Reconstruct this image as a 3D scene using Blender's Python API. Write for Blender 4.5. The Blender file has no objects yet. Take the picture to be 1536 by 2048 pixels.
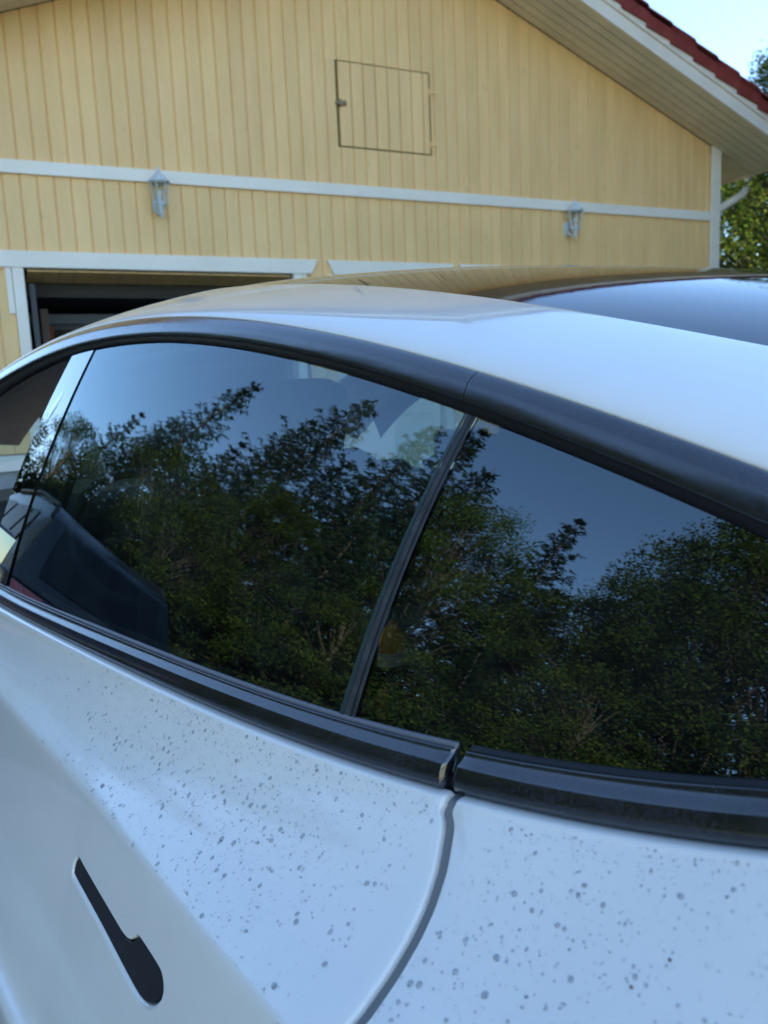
import bpy, bmesh, math, random
import numpy as np
from mathutils import Vector, Matrix
C = bpy.context.scene.collection
SC = bpy.context.scene
rad = math.radians
rng = np.random.default_rng(7)
random.seed(7)

# ------------------------------------------------------------------ camera, sky, sun, exposure
HC = 1.42                                   # camera height above the ground
cam_d = bpy.data.cameras.new('camera'); cam = bpy.data.objects.new('camera', cam_d); C.objects.link(cam)
right = Vector((0.99905014, -0.00674484, -0.0430503))
downv = Vector((-0.04357547, -0.15463819, -0.98700973))
fwdv = Vector((0.0, 0.98794815, -0.15478521))
M = Matrix((right, -downv, -fwdv)).transposed().to_4x4()
M.translation = Vector((0, 0, HC))
cam.matrix_world = M
cam_d.sensor_fit = 'VERTICAL'; cam_d.sensor_height = 36.0; cam_d.lens = 36.0 * 1593.0 / 2048.0
cam_d.clip_start = 0.02; cam_d.clip_end = 1500
cam_d.dof.use_dof = True; cam_d.dof.focus_distance = 0.85; cam_d.dof.aperture_fstop = 8.5
SC.camera = cam

SUN_AZ, SUN_EL = 85.0, 31.0                 # azimuth clockwise from +Y
w = bpy.data.worlds.new('World'); SC.world = w; w.use_nodes = True
nt = w.node_tree; nt.nodes.clear()
sky = nt.nodes.new('ShaderNodeTexSky'); sky.sky_type = 'NISHITA'; sky.sun_disc = False
sky.sun_elevation = rad(SUN_EL); sky.sun_rotation = rad(SUN_AZ)
sky.air_density = 0.85; sky.dust_density = 0.0; sky.ozone_density = 3.2
bg = nt.nodes.new('ShaderNodeBackground'); bg.inputs[1].default_value = 0.085
wo = nt.nodes.new('ShaderNodeOutputWorld')
nt.links.new(sky.outputs[0], bg.inputs[0]); nt.links.new(bg.outputs[0], wo.inputs[0])
sun_d = bpy.data.lights.new('sun', 'SUN'); sun_d.energy = 5.0; sun_d.angle = rad(0.5); sun_d.color = (1.0, 0.9, 0.74)
sun = bpy.data.objects.new('sun', sun_d); C.objects.link(sun)
sdir = Vector((math.sin(rad(SUN_AZ)) * math.cos(rad(SUN_EL)), math.cos(rad(SUN_AZ)) * math.cos(rad(SUN_EL)), math.sin(rad(SUN_EL))))
sun.rotation_euler = sdir.to_track_quat('Z', 'Y').to_euler()
SC.view_settings.view_transform = 'Standard'; SC.view_settings.look = 'None'
SC.view_settings.exposure = 2.75
SC.view_settings.use_white_balance = True; SC.view_settings.white_balance_temperature = 6700; SC.view_settings.white_balance_tint = 6; SC.view_settings.gamma = 1.0; SC.view_settings.use_curve_mapping = False
SC.render.engine = 'CYCLES'
SC.cycles.use_denoising = True
SC.cycles.max_bounces = 12; SC.cycles.transparent_max_bounces = 24; SC.cycles.glossy_bounces = 6
SC.cycles.sample_clamp_indirect = 6.0
SC.cycles.caustics_reflective = False; SC.cycles.caustics_refractive = False

# ------------------------------------------------------------------ helpers
def link(o, parent=None):
    C.objects.link(o)
    if parent is not None: o.parent = parent
    return o
def mesh_obj(name, verts, faces, mat, parent=None, smooth=False):
    me = bpy.data.meshes.new(name)
    me.from_pydata([tuple(map(float, v)) for v in verts], [], [tuple(int(i) for i in f) for f in faces])
    me.update()
    if smooth: me.polygons.foreach_set('use_smooth', [True] * len(me.polygons))
    if mat: me.materials.append(mat)
    return link(bpy.data.objects.new(name, me), parent)
def tag(o, label=None, cat=None, group=None, kind=None):
    if label: o['label'] = label
    if cat: o['category'] = cat
    if group: o['group'] = group
    if kind: o['kind'] = kind
    return o
def empty(name, loc, rz=0.0):
    o = bpy.data.objects.new(name, None); o.location = loc; o.rotation_euler = (0, 0, rz)
    o.empty_display_size = 0.1
    return link(o)
class MB:
    """collects simple solids, builds one mesh object"""
    def __init__(s): s.v = []; s.f = []
    def add(s, v, f):
        n = len(s.v); s.v += [tuple(p) for p in v]; s.f += [tuple(i + n for i in q) for q in f]; return s
    def box(s, x0, x1, y0, y1, z0, z1):
        v = [(x, y, z) for z in (z0, z1) for y in (y0, y1) for x in (x0, x1)]
        return s.add(v, [(0, 2, 3, 1), (4, 5, 7, 6), (0, 1, 5, 4), (2, 6, 7, 3), (0, 4, 6, 2), (1, 3, 7, 5)])
    def prism(s, poly, y0, y1, axis='y'):
        """poly in (x,z), extruded along y"""
        n = len(poly)
        if axis == 'y': v = [(p[0], y0, p[1]) for p in poly] + [(p[0], y1, p[1]) for p in poly]
        elif axis == 'z': v = [(p[0], p[1], y0) for p in poly] + [(p[0], p[1], y1) for p in poly]
        else: v = [(y0, p[0], p[1]) for p in poly] + [(y1, p[0], p[1]) for p in poly]
        f = [tuple(range(n)), tuple(range(2 * n - 1, n - 1, -1))] + [(i, i + n, (i + 1) % n + n, (i + 1) % n) for i in range(n)]
        return s.add(v, f)
    def tube(s, pts, r, n=8, cap=True):
        pts = [Vector(p) for p in pts]; rs = r if isinstance(r, (list, tuple)) else [r] * len(pts)
        base = len(s.v); up = Vector((0, 0, 1))
        for i, p in enumerate(pts):
            d = (pts[min(i + 1, len(pts) - 1)] - pts[max(i - 1, 0)]).normalized()
            a = d.cross(up)
            if a.length < 1e-3: a = d.cross(Vector((1, 0, 0)))
            a.normalize(); b = d.cross(a)
            for k in range(n):
                t = 2 * math.pi * k / n; q = p + (a * math.cos(t) + b * math.sin(t)) * rs[i]; s.v.append(tuple(q))
        for i in range(len(pts) - 1):
            for k in range(n):
                s.f.append((base + i * n + k, base + i * n + (k + 1) % n, base + (i + 1) * n + (k + 1) % n, base + (i + 1) * n + k))
        if cap:
            s.f.append(tuple(base + k for k in range(n - 1, -1, -1))); s.f.append(tuple(base + (len(pts) - 1) * n + k for k in range(n)))
        return s
    def lathe(s, prof, cx, cy, n=12, rot=0.0, sx=1.0, sy=1.0):
        base = len(s.v)
        for r, z in prof:
            for k in range(n):
                t = 2 * math.pi * k / n + rot; s.v.append((cx + r * sx * math.cos(t), cy + r * sy * math.sin(t), z))
        for i in range(len(prof) - 1):
            for k in range(n):
                s.f.append((base + i * n + k, base + i * n + (k + 1) % n, base + (i + 1) * n + (k + 1) % n, base + (i + 1) * n + k))
        return s
    def build(s, name, mat, parent=None, smooth=False, bevel=0.0, seg=2):
        if bevel:
            bm = bmesh.new(); me = bpy.data.meshes.new(name); me.from_pydata(s.v, [], s.f); bm.from_mesh(me)
            bmesh.ops.recalc_face_normals(bm, faces=bm.faces)
            bmesh.ops.bevel(bm, geom=[e for e in bm.edges if e.calc_face_angle(0) > 0.5], offset=bevel, segments=seg, affect='EDGES', profile=0.6)
            bm.to_mesh(me); bm.free()
            if smooth: me.polygons.foreach_set('use_smooth', [True] * len(me.polygons))
            me.materials.append(mat); return link(bpy.data.objects.new(name, me), parent)
        return mesh_obj(name, s.v, s.f, mat, parent, smooth)

# ------------------------------------------------------------------ materials
def mat(name, col, rough=0.5, metal=0.0, coat=0.0, coat_r=0.03, spec=0.5, ior=1.5):
    m = bpy.data.materials.new(name); m.use_nodes = True; b = m.node_tree.nodes['Principled BSDF']
    b.inputs['Base Color'].default_value = (*col, 1); b.inputs['Roughness'].default_value = rough
    b.inputs['Metallic'].default_value = metal; b.inputs['Coat Weight'].default_value = coat
    b.inputs['Coat Roughness'].default_value = coat_r; b.inputs['Specular IOR Level'].default_value = spec
    b.inputs['IOR'].default_value = ior
    return m
def nodes(m): return m.node_tree, m.node_tree.nodes['Principled BSDF']
def vary(m, c1, c2, scale=6.0, detail=5.0, obj=True, stretch=(1, 1, 1), lo=0.35, hi=0.65, bump=0.0, bscale=60.0, perobj=0.0, rough=None, vec='Object', bdist=0.002):
    nt_, b = nodes(m); N = nt_.nodes; L = nt_.links
    tc = N.new('ShaderNodeTexCoord'); mp = N.new('ShaderNodeMapping'); mp.inputs['Scale'].default_value = stretch
    L.new(tc.outputs[vec], mp.inputs[0])
    no = N.new('ShaderNodeTexNoise'); no.inputs['Scale'].default_value = scale; no.inputs['Detail'].default_value = detail
    L.new(mp.outputs[0], no.inputs['Vector'])
    r = N.new('ShaderNodeValToRGB'); r.color_ramp.elements[0].position = lo; r.color_ramp.elements[1].position = hi
    r.color_ramp.elements[0].color = (*c1, 1); r.color_ramp.elements[1].color = (*c2, 1)
    L.new(no.outputs['Fac'], r.inputs[0]); out = r.outputs[0]
    if perobj:
        oi = N.new('ShaderNodeObjectInfo'); mr = N.new('ShaderNodeMapRange'); mr.inputs['To Min'].default_value = 1 - perobj; mr.inputs['To Max'].default_value = 1 + perobj
        L.new(oi.outputs['Random'], mr.inputs[0]); hs = N.new('ShaderNodeHueSaturation'); L.new(mr.outputs[0], hs.inputs['Value']); L.new(out, hs.inputs['Color']); out = hs.outputs[0]
    L.new(out, b.inputs['Base Color'])
    if bump:
        n2 = N.new('ShaderNodeTexNoise'); n2.inputs['Scale'].default_value = bscale; n2.inputs['Detail'].default_value = 4
        L.new(mp.outputs[0], n2.inputs['Vector']); bp = N.new('ShaderNodeBump'); bp.inputs['Strength'].default_value = bump; bp.inputs['Distance'].default_value = bdist
        L.new(n2.outputs['Fac'], bp.inputs['Height']); L.new(bp.outputs[0], b.inputs['Normal'])
    if rough:
        n3 = N.new('ShaderNodeTexNoise'); n3.inputs['Scale'].default_value = rough[2]; n3.inputs['Detail'].default_value = 6
        L.new(tc.outputs[vec], n3.inputs['Vector']); m3 = N.new('ShaderNodeMapRange'); m3.inputs['From Min'].default_value = .3; m3.inputs['From Max'].default_value = .7
        m3.inputs['To Min'].default_value = rough[0]; m3.inputs['To Max'].default_value = rough[1]
        L.new(n3.outputs['Fac'], m3.inputs[0]); L.new(m3.outputs[0], b.inputs['Roughness'])
    return m

def paint_mat():
    m = mat('white_car_paint', (.74, .76, .78), .32, coat=1.0, coat_r=.015)
    nt_, b = nodes(m); N = nt_.nodes; L = nt_.links
    tc = N.new('ShaderNodeTexCoord')
    no = N.new('ShaderNodeTexNoise'); no.inputs['Scale'].default_value = 9; no.inputs['Detail'].default_value = 8; no.inputs['Roughness'].default_value = .65
    L.new(tc.outputs['Object'], no.inputs['Vector'])
    r = N.new('ShaderNodeValToRGB'); r.color_ramp.elements[0].position = .3; r.color_ramp.elements[1].position = .75
    r.color_ramp.elements[0].color = (.85, .785, .705, 1); r.color_ramp.elements[1].color = (.80, .74, .665, 1)
    L.new(no.outputs['Fac'], r.inputs[0])
    # fine dirt specks and dried water rings
    vo = N.new('ShaderNodeTexVoronoi'); vo.inputs['Scale'].default_value = 140; L.new(tc.outputs['Object'], vo.inputs['Vector'])
    rr = N.new('ShaderNodeValToRGB'); e = rr.color_ramp.elements; e[0].position = .0; e[0].color = (.86, .86, .86, 1); e[1].position = .12; e[1].color = (1, 1, 1, 1)
    L.new(vo.outputs['Distance'], rr.inputs[0])
    no2 = N.new('ShaderNodeTexNoise'); no2.inputs['Scale'].default_value = 14; L.new(tc.outputs['Object'], no2.inputs['Vector'])
    r2 = N.new('ShaderNodeValToRGB'); r2.color_ramp.elements[0].position = .55; r2.color_ramp.elements[1].position = .7
    r2.color_ramp.elements[0].color = (0, 0, 0, 1); r2.color_ramp.elements[1].color = (1, 1, 1, 1); L.new(no2.outputs['Fac'], r2.inputs[0])
    mx = N.new('ShaderNodeMixRGB'); mx.blend_type = 'MULTIPLY'; L.new(r2.outputs[0], mx.inputs[0]); L.new(r.outputs[0], mx.inputs[1]); L.new(rr.outputs[0], mx.inputs[2])
    L.new(mx.outputs[0], b.inputs['Base Color'])
    # slight film of dust: coat roughness varies
    m3 = N.new('ShaderNodeMapRange'); m3.inputs['From Min'].default_value = .35; m3.inputs['From Max'].default_value = .7; m3.inputs['To Min'].default_value = .012; m3.inputs['To Max'].default_value = .09
    L.new(no2.outputs['Fac'], m3.inputs[0]); L.new(m3.outputs[0], b.inputs['Coat Roughness'])
    return m

def dusty(m):
    nt_, b = nodes(m); N = nt_.nodes; L = nt_.links; src = b.inputs['Base Color'].links[0].from_socket
    tc = N.new('ShaderNodeTexCoord'); n1 = N.new('ShaderNodeTexNoise'); n1.inputs['Scale'].default_value = 420; n1.inputs['Detail'].default_value = 5
    n2 = N.new('ShaderNodeTexNoise'); n2.inputs['Scale'].default_value = 14; n2.inputs['Detail'].default_value = 4
    L.new(tc.outputs['Object'], n1.inputs[0]); L.new(tc.outputs['Object'], n2.inputs[0]); mu = N.new('ShaderNodeMath'); mu.operation = 'MULTIPLY'
    a = N.new('ShaderNodeMapRange'); a.inputs['From Min'].default_value = .42; a.inputs['From Max'].default_value = .62; L.new(n1.outputs['Fac'], a.inputs[0])
    c = N.new('ShaderNodeMapRange'); c.inputs['From Min'].default_value = .40; c.inputs['From Max'].default_value = .60; c.inputs['To Max'].default_value = .85; c.inputs['To Min'].default_value = .15; L.new(n2.outputs['Fac'], c.inputs[0])
    L.new(a.outputs[0], mu.inputs[0]); L.new(c.outputs[0], mu.inputs[1]); mx = N.new('ShaderNodeMixRGB'); L.new(mu.outputs[0], mx.inputs[0]); L.new(src, mx.inputs[1]); mx.inputs[2].default_value = (.026, .026, .040, 1)
    L.new(mx.outputs[0], b.inputs['Base Color']); return m
def glass_mat(name, tint, ior=1.52, rough=0.0, boost=1.0):
    m = bpy.data.materials.new(name); m.use_nodes = True; N = m.node_tree.nodes; L = m.node_tree.links; N.clear()
    out = N.new('ShaderNodeOutputMaterial'); tr = N.new('ShaderNodeBsdfTransparent'); tr.inputs[0].default_value = (*tint, 1)
    gl = N.new('ShaderNodeBsdfGlossy'); gl.inputs['Roughness'].default_value = rough; gl.inputs[0].default_value = (.80, .95, 1, 1)
    # Schlick reflectance that is the same from both sides of a thin pane
    r0 = ((ior - 1) / (ior + 1)) ** 2
    ge = N.new('ShaderNodeNewGeometry'); dt = N.new('ShaderNodeVectorMath'); dt.operation = 'DOT_PRODUCT'; L.new(ge.outputs['Normal'], dt.inputs[0]); L.new(ge.outputs['Incoming'], dt.inputs[1])
    ab = N.new('ShaderNodeMath'); ab.operation = 'ABSOLUTE'; L.new(dt.outputs['Value'], ab.inputs[0])
    om = N.new('ShaderNodeMath'); om.operation = 'SUBTRACT'; om.inputs[0].default_value = 1.0; L.new(ab.outputs[0], om.inputs[1])
    pw = N.new('ShaderNodeMath'); pw.operation = 'POWER'; pw.inputs[1].default_value = 5.0; L.new(om.outputs[0], pw.inputs[0])
    mu = N.new('ShaderNodeMath'); mu.operation = 'MULTIPLY_ADD'; mu.inputs[1].default_value = (1 - r0) * boost; mu.inputs[2].default_value = r0 * boost; mu.use_clamp = True
    mx = N.new('ShaderNodeMixShader'); L.new(pw.outputs[0], mu.inputs[0]); L.new(mu.outputs[0], mx.inputs[0])
    L.new(tr.outputs[0], mx.inputs[1]); L.new(gl.outputs[0], mx.inputs[2])
    # faint dust film
    df = N.new('ShaderNodeBsdfDiffuse'); df.inputs[0].default_value = (.45, .47, .5, 1)
    tc = N.new('ShaderNodeTexCoord'); no = N.new('ShaderNodeTexNoise'); no.inputs['Scale'].default_value = 11; no.inputs['Detail'].default_value = 9; no.inputs['Roughness'].default_value = .7
    L.new(tc.outputs['Object'], no.inputs[0]); mr = N.new('ShaderNodeMapRange'); mr.inputs['From Min'].default_value = .4; mr.inputs['From Max'].default_value = .8
    mr.inputs['To Min'].default_value = .002; mr.inputs['To Max'].default_value = .02
    L.new(no.outputs['Fac'], mr.inputs[0]); mx2 = N.new('ShaderNodeMixShader'); L.new(mr.outputs[0], mx2.inputs[0]); L.new(mx.outputs[0], mx2.inputs[1]); L.new(df.outputs[0], mx2.inputs[2])
    L.new(mx2.outputs[0], out.inputs[0]); return m

def leaf_mat(name, c1, c2, c3, transl=0.3):
    m = bpy.data.materials.new(name); m.use_nodes = True; N = m.node_tree.nodes; L = m.node_tree.links; N.clear()
    out = N.new('ShaderNodeOutputMaterial'); g = N.new('ShaderNodeNewGeometry'); r = N.new('ShaderNodeValToRGB')
    r.color_ramp.elements[0].color = (*c1, 1); r.color_ramp.elements[1].color = (*c3, 1); e = r.color_ramp.elements.new(.5); e.color = (*c2, 1)
    L.new(g.outputs['Random Per Island'], r.inputs[0])
    oi = N.new('ShaderNodeObjectInfo'); mr = N.new('ShaderNodeMapRange'); mr.inputs['To Min'].default_value = .75; mr.inputs['To Max'].default_value = 1.25
    L.new(oi.outputs['Random'], mr.inputs[0]); hs = N.new('ShaderNodeHueSaturation'); L.new(mr.outputs[0], hs.inputs['Value']); L.new(r.outputs[0], hs.inputs['Color'])
    d = N.new('ShaderNodeBsdfDiffuse'); t = N.new('ShaderNodeBsdfTranslucent'); L.new(hs.outputs[0], d.inputs[0]); L.new(hs.outputs[0], t.inputs[0])
    mx = N.new('ShaderNodeMixShader'); mx.inputs[0].default_value = transl; L.new(d.outputs[0], mx.inputs[1]); L.new(t.outputs[0], mx.inputs[2])
    L.new(mx.outputs[0], out.inputs[0]); return m

MP = paint_mat()
M_trim = vary(mat('satin_black_trim', (.008, .009, .012), .22, spec=.8, coat=.5, coat_r=.12, ior=1.6), (.004, .005, .007), (.010, .011, .015), 30, rough=(.13, .26, 22))
M_trim = dusty(M_trim)
M_rub = mat('rubber_black', (.010, .010, .011), .45, spec=.35)
M_felt = vary(mat('grey_felt_seal', (.07, .066, .068), .6), (.028, .026, .028), (.055, .052, .054), 60, stretch=(1, 1, 1))
M_lip = mat('grey_lip_seal', (.16, .15, .16), .45)
M_gap = mat('door_gap_grey', (.19, .19, .185), .6)
M_gloss = mat('gloss_black_panel', (.004, .004, .005), .015, coat=1.0, coat_r=.0, ior=1.7)
M_camcov = mat('camera_cover', (.60, .72, .76), .10, coat=1.0, coat_r=.02, ior=1.6)
M_glassR = glass_mat('tinted_door_glass', (.36, .45, .42), 2.2)
M_glassF = glass_mat('clear_door_glass', (.74, .86, .80), 1.15)
M_glassQ = glass_mat('dark_quarter_glass', (.25, .25, .24), 2.15)
M_screen = glass_mat('windscreen_glass', (.82, .90, .86), 1.35)
def roof_glass():
    m = mat('black_roof_glass', (.003, .006, .012), .02, ior=1.55)
    nt_, b = nodes(m); N = nt_.nodes; L = nt_.links; tc = N.new('ShaderNodeTexCoord'); no = N.new('ShaderNodeTexNoise'); no.inputs['Scale'].default_value = 260; no.inputs['Detail'].default_value = 4
    L.new(tc.outputs['Object'], no.inputs[0]); bp = N.new('ShaderNodeBump'); bp.inputs['Strength'].default_value = .05; bp.inputs['Distance'].default_value = .0006
    L.new(no.outputs['Fac'], bp.inputs['Height']); L.new(bp.outputs[0], b.inputs['Normal'])
    return m
M_roofglass = roof_glass()
M_handle = mat('handle_black', (.011, .009, .012), .42, spec=.22)
M_int = vary(mat('dark_interior', (.012, .012, .013), .7), (.009, .009, .01), (.02, .02, .02), 20)
M_liner = vary(mat('beige_headliner', (.7, .6, .54), .8), (.64, .55, .49), (.74, .64, .58), 25, bump=.3, bscale=400)
M_seat = vary(mat('seat_black', (.014, .014, .015), .5), (.010, .010, .011), (.022, .022, .023), 30)
M_wheel = mat('wheel_grey', (.25, .26, .27), .35, metal=.8)
M_tyre = mat('tyre_black', (.015, .015, .015), .8)
M_lampg = mat('headlight_clear', (.5, .52, .55), .08, metal=.3, coat=1)
M_red = mat('tail_light_red', (.35, .01, .01), .1, coat=1)
M_yel = vary(mat('yellow_wall_paint', (.62, .47, .18), .55), (.86, .53, .215), (.96, .61, .265), 3.0, stretch=(2.0, 2.0, .45), perobj=.045, bump=.35, bscale=90, lo=.3, hi=.7)
def dirt(m, amt=.55, scale=9, thr=(.60, .72), col=(.30, .27, .17)):
    """sparse grey-green weather spots mixed over the base colour"""
    nt_, b = nodes(m); N = nt_.nodes; L = nt_.links
    src = b.inputs['Base Color'].links[0].from_socket
    tc = N.new('ShaderNodeTexCoord'); no = N.new('ShaderNodeTexNoise'); no.inputs['Scale'].default_value = scale; no.inputs['Detail'].default_value = 8; no.inputs['Roughness'].default_value = .7
    L.new(tc.outputs['Object'], no.inputs[0]); r = N.new('ShaderNodeMapRange'); r.inputs['From Min'].default_value = thr[0]; r.inputs['From Max'].default_value = thr[1]; r.inputs['To Max'].default_value = amt
    L.new(no.outputs['Fac'], r.inputs[0]); mx = N.new('ShaderNodeMixRGB'); L.new(r.outputs[0], mx.inputs[0]); L.new(src, mx.inputs[1]); mx.inputs[2].default_value = (*col, 1)
    L.new(mx.outputs[0], b.inputs['Base Color']); return m
dirt(M_yel, .35)
M_white = dirt(vary(mat('white_wood_paint', (.72, .72, .72), .45), (.87, .765, .63), (.93, .83, .70), 4, bump=.25, bscale=80, stretch=(.5, 1, 1)), .25, 6, (.6, .75), (.42, .40, .34))
M_soff = dirt(vary(mat('soffit_paint', (.60, .57, .48), .5), (.70, .62, .48), (.80, .71, .56), 3, perobj=.04, bump=.2, bscale=70), .3, 5, (.58, .75), (.38, .34, .25))
M_fasc = vary(mat('fascia_paint', (.74, .70, .66), .45), (.82, .70, .58), (.90, .78, .66), 3, bump=.15, bscale=60)
M_tile = vary(mat('red_roof_tile', (.17, .03, .025), .45, spec=.4), (.20, .030, .024), (.29, .052, .038), 8, perobj=.08, bump=.4, bscale=120)
M_conc = vary(mat('concrete', (.36, .36, .34), .85), (.30, .30, .28), (.42, .42, .40), 5, bump=.4, bscale=60)
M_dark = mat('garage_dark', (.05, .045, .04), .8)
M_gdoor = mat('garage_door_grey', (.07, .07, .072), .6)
M_lampm = vary(mat('lantern_metal', (.62, .66, .68), .45), (.52, .56, .58), (.70, .73, .74), 40, bump=.2, bscale=200)
M_lampgl = glass_mat('lantern_glass', (.95, .96, .95), 1.45)
M_bulb = mat('bulb_white', (.7, .7, .68), .3)
M_bark = vary(mat('bark', (.04, .03, .02), .9), (.018, .014, .010), (.05, .038, .028), 12, bump=.6, bscale=30, stretch=(1, 1, .3))
M_birchbark = vary(mat('birch_bark', (.5, .48, .44), .8), (.03, .028, .025), (.20, .19, .17), 9, stretch=(1, 1, 3), lo=.36, hi=.46)
M_spruce = leaf_mat('spruce_needles', (.005, .014, .007), (.009, .022, .010), (.020, .034, .012), .2)
M_birch = leaf_mat('birch_leaves', (.012, .026, .007), (.024, .043, .010), (.048, .064, .015), .35)
M_maple2 = leaf_mat('sunlit_maple_leaves', (.03, .06, .012), (.06, .10, .018), (.14, .16, .03), .5)  # brighter copy of the maple leaves, sunlight put into the colour
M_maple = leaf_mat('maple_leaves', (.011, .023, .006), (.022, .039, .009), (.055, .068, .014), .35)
M_bush = leaf_mat('bush_leaves', (.008, .018, .006), (.015, .028, .008), (.028, .045, .010), .3)
M_orange = vary(mat('orange_plastic', (.8, .32, .04), .6), (.75, .28, .03), (.85, .36, .05), 8)
M_beige = mat('beige_canvas', (.75, .60, .45), .8)
M_dpost = mat('dark_post', (.02, .02, .022), .5)
M_suv = mat('dark_car_paint', (.008, .010, .013), .35, coat=.5, coat_r=.05)
M_chrome = mat('chrome', (.75, .75, .76), .12, metal=1.0)
M_mirror = mat('mirror_glass_grey', (.30, .36, .38), .02, metal=1.0)

# ------------------------------------------------------------------ ground
def ground_mat():
    m = mat('gravel_ground', (.22, .21, .19), .9)
    vary(m, (.24, .22, .19), (.46, .42, .36), 2.2, detail=12, bump=.8, bscale=55, bdist=.01)
    return m
def sheet(name, x0, x1, y0, y1, z, m, n=1):
    xs = np.linspace(x0, x1, n + 1); ys = np.linspace(y0, y1, n + 1)
    v = [(x, y, z) for y in ys for x in xs]; f = [(j * (n + 1) + i, j * (n + 1) + i + 1, (j + 1) * (n + 1) + i + 1, (j + 1) * (n + 1) + i) for j in range(n) for i in range(n)]
    return mesh_obj(name, v, f, m)
M_grass = vary(mat('grass_ground', (.05, .08, .02), .9), (.035, .06, .015), (.075, .11, .03), 1.5, detail=10, bump=1.0, bscale=40, bdist=.03)
tag(sheet('ground', -400, 400, -400, 400, 0, M_grass), kind='structure', label='grassy ground around the yard')
# gravel yard: irregular polygon in front of the garage
yard = []
for k in range(40):
    a = 2 * math.pi * k / 40; r = 8.2 + .5 * math.sin(3 * a) + .3 * math.sin(7 * a + 1)
    yard.append((3.2 + r * math.cos(a) * (1.35 if math.cos(a) > 0 else .95), -2.5 + r * math.sin(a) * 1.12, 0.004))
o = mesh_obj('driveway', yard, [tuple(range(40))], ground_mat()); tag(o, kind='structure', label='grey gravel driveway under the cars')

# ------------------------------------------------------------------ garage (local frame: x along wall, y into the building, z up from ground)
WZ = HC
gdir = math.atan2(.43115065, .90227996)
nv = Vector((0.43115065, -0.90227996, 0))
gar = empty('garage_building', tuple(-nv * 6.8145), gdir)
tag(gar, 'yellow timber garage with white trim, gable front and red tiled roof', 'garage')
SL = .374
def zr(u): return 3.554 - SL * ((u if u > 3.5 else 7.0 - u) - 4.647) + WZ
UL, UR = -.487, 7.487
def board(name, u0, u1, z0, z1a, z1b, y=0.0, m=M_yel, th=.02, par=gar, gap=.0030, ch=.0055, zlow=None):
    """vertical cladding board with chamfered edges; z1a / z1b are the top heights left / right"""
    a, b = u0 + gap, u1 - gap
    if b - a < .004: return None
    sec = [(a, y + th), (a, y + ch), (a + ch, y), (b - ch, y), (b, y + ch), (b, y + th)]
    za = lambda u: z1a + (z1b - z1a) * (u - u0) / (u1 - u0)
    v = [(p[0], p[1], z0) for p in sec] + [(p[0], p[1], za(p[0])) for p in sec]
    f = [(i, i + 1, i + 7, i + 6) for i in range(5)] + [tuple(range(6, 12))[::1], tuple(range(5, -1, -1))]
    return mesh_obj(name, v, f, m, par)
# openings: (u0,u1,top)
OPEN = [(.31, 2.47, 1.012 + WZ), (2.93, 3.97, 1.012 + WZ), (4.30, 6.46, 1.012 + WZ)]
HU0, HU1, HZ0, HZ1 = 2.985, 3.900, 2.118 + WZ, 2.812 + WZ
HZa = 2.80 + WZ
BASE = -.39 + WZ
k0 = int(math.floor((UL - .352) / .12)); k1 = int(math.ceil((UR - .352) / .12))
for k in range(k0, k1):
    a = max(.352 + .12 * k, UL); b = min(.352 + .12 * (k + 1), UR)
    if b - a < .02: continue
    # upper boards, with the hatch cut out
    if b <= HU0 + .001 or a >= HU1 - .001:
        if a < 3.5 < b: board('plank', a, b, 1.789 + WZ, zr(a), zr(b))
        else: board('plank', a, b, 1.789 + WZ, zr(a + 1e-6), zr(b - 1e-6))
    else:
        a2, b2 = max(a, HU0), min(b, HU1)
        board('plank', a, b, HZ1 + .012, zr(a + 1e-6), zr(b - 1e-6)); board('plank', a, b, 1.789 + WZ, HZ0 - .012, HZ0 - .012)
        if a < HU0 - .02: board('plank', a, HU0 - .012, HZ0 - .012, HZ1 + .012, HZ1 + .012)
        if b > HU1 + .02: board('plank', HU1 + .012, b, HZ0 - .012, HZ1 + .012, HZ1 + .012)
    # lower boards
    bot = BASE
    for (p, q, t) in OPEN:
        if a > p - .13 and b < q + .22: bot = t + .06
    if 2.62 < a and b < 2.90: bot = BASE
    if 4.02 < a and b < 4.24: bot = BASE
    board('plank', a, b, bot, 1.692 + WZ, 1.692 + WZ)
# backing wall behind the boards
mb = MB()
back = [(UL, BASE), (.19, BASE), (.19, 1.05 + WZ), (2.60, 1.05 + WZ), (2.60, BASE), (2.82, BASE), (2.82, 1.05 + WZ), (4.07, 1.05 + WZ), (4.07, BASE), (4.19, BASE), (4.19, 1.05 + WZ), (6.57, 1.05 + WZ), (6.57, BASE), (UR, BASE), (UR, zr(UR)), (3.5, zr(3.5)), (UL, zr(UL))]
mb.prism(back, .0125, .10); wl = mb.build('wall', M_yel, gar)
mb = MB(); mb.box(UL, UL + .1, .10, 7, BASE, zr(UL)); mb.box(UR - .1, UR, .10, 7, BASE, zr(UR)); mb.box(UL, UR, 7, 7.1, BASE, 3.2 + WZ)
mb.build('side_wall', M_yel, gar)
for a, b in ((UL - .02, .18), (2.60, 2.82), (4.06, 4.20), (6.58, UR + .02)): MB().box(a, b, .012, .1, 0, -.52 + WZ).build('foundation', M_conc, gar)
for a, b in ((UL - .14, .18), (2.60, 2.82), (4.06, 4.20), (6.58, UR + .14)):
    MB().box(a, b, -.022, .012, -.52 + WZ, -.40 + WZ).build('base_board', M_white, gar, bevel=.004)
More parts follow.
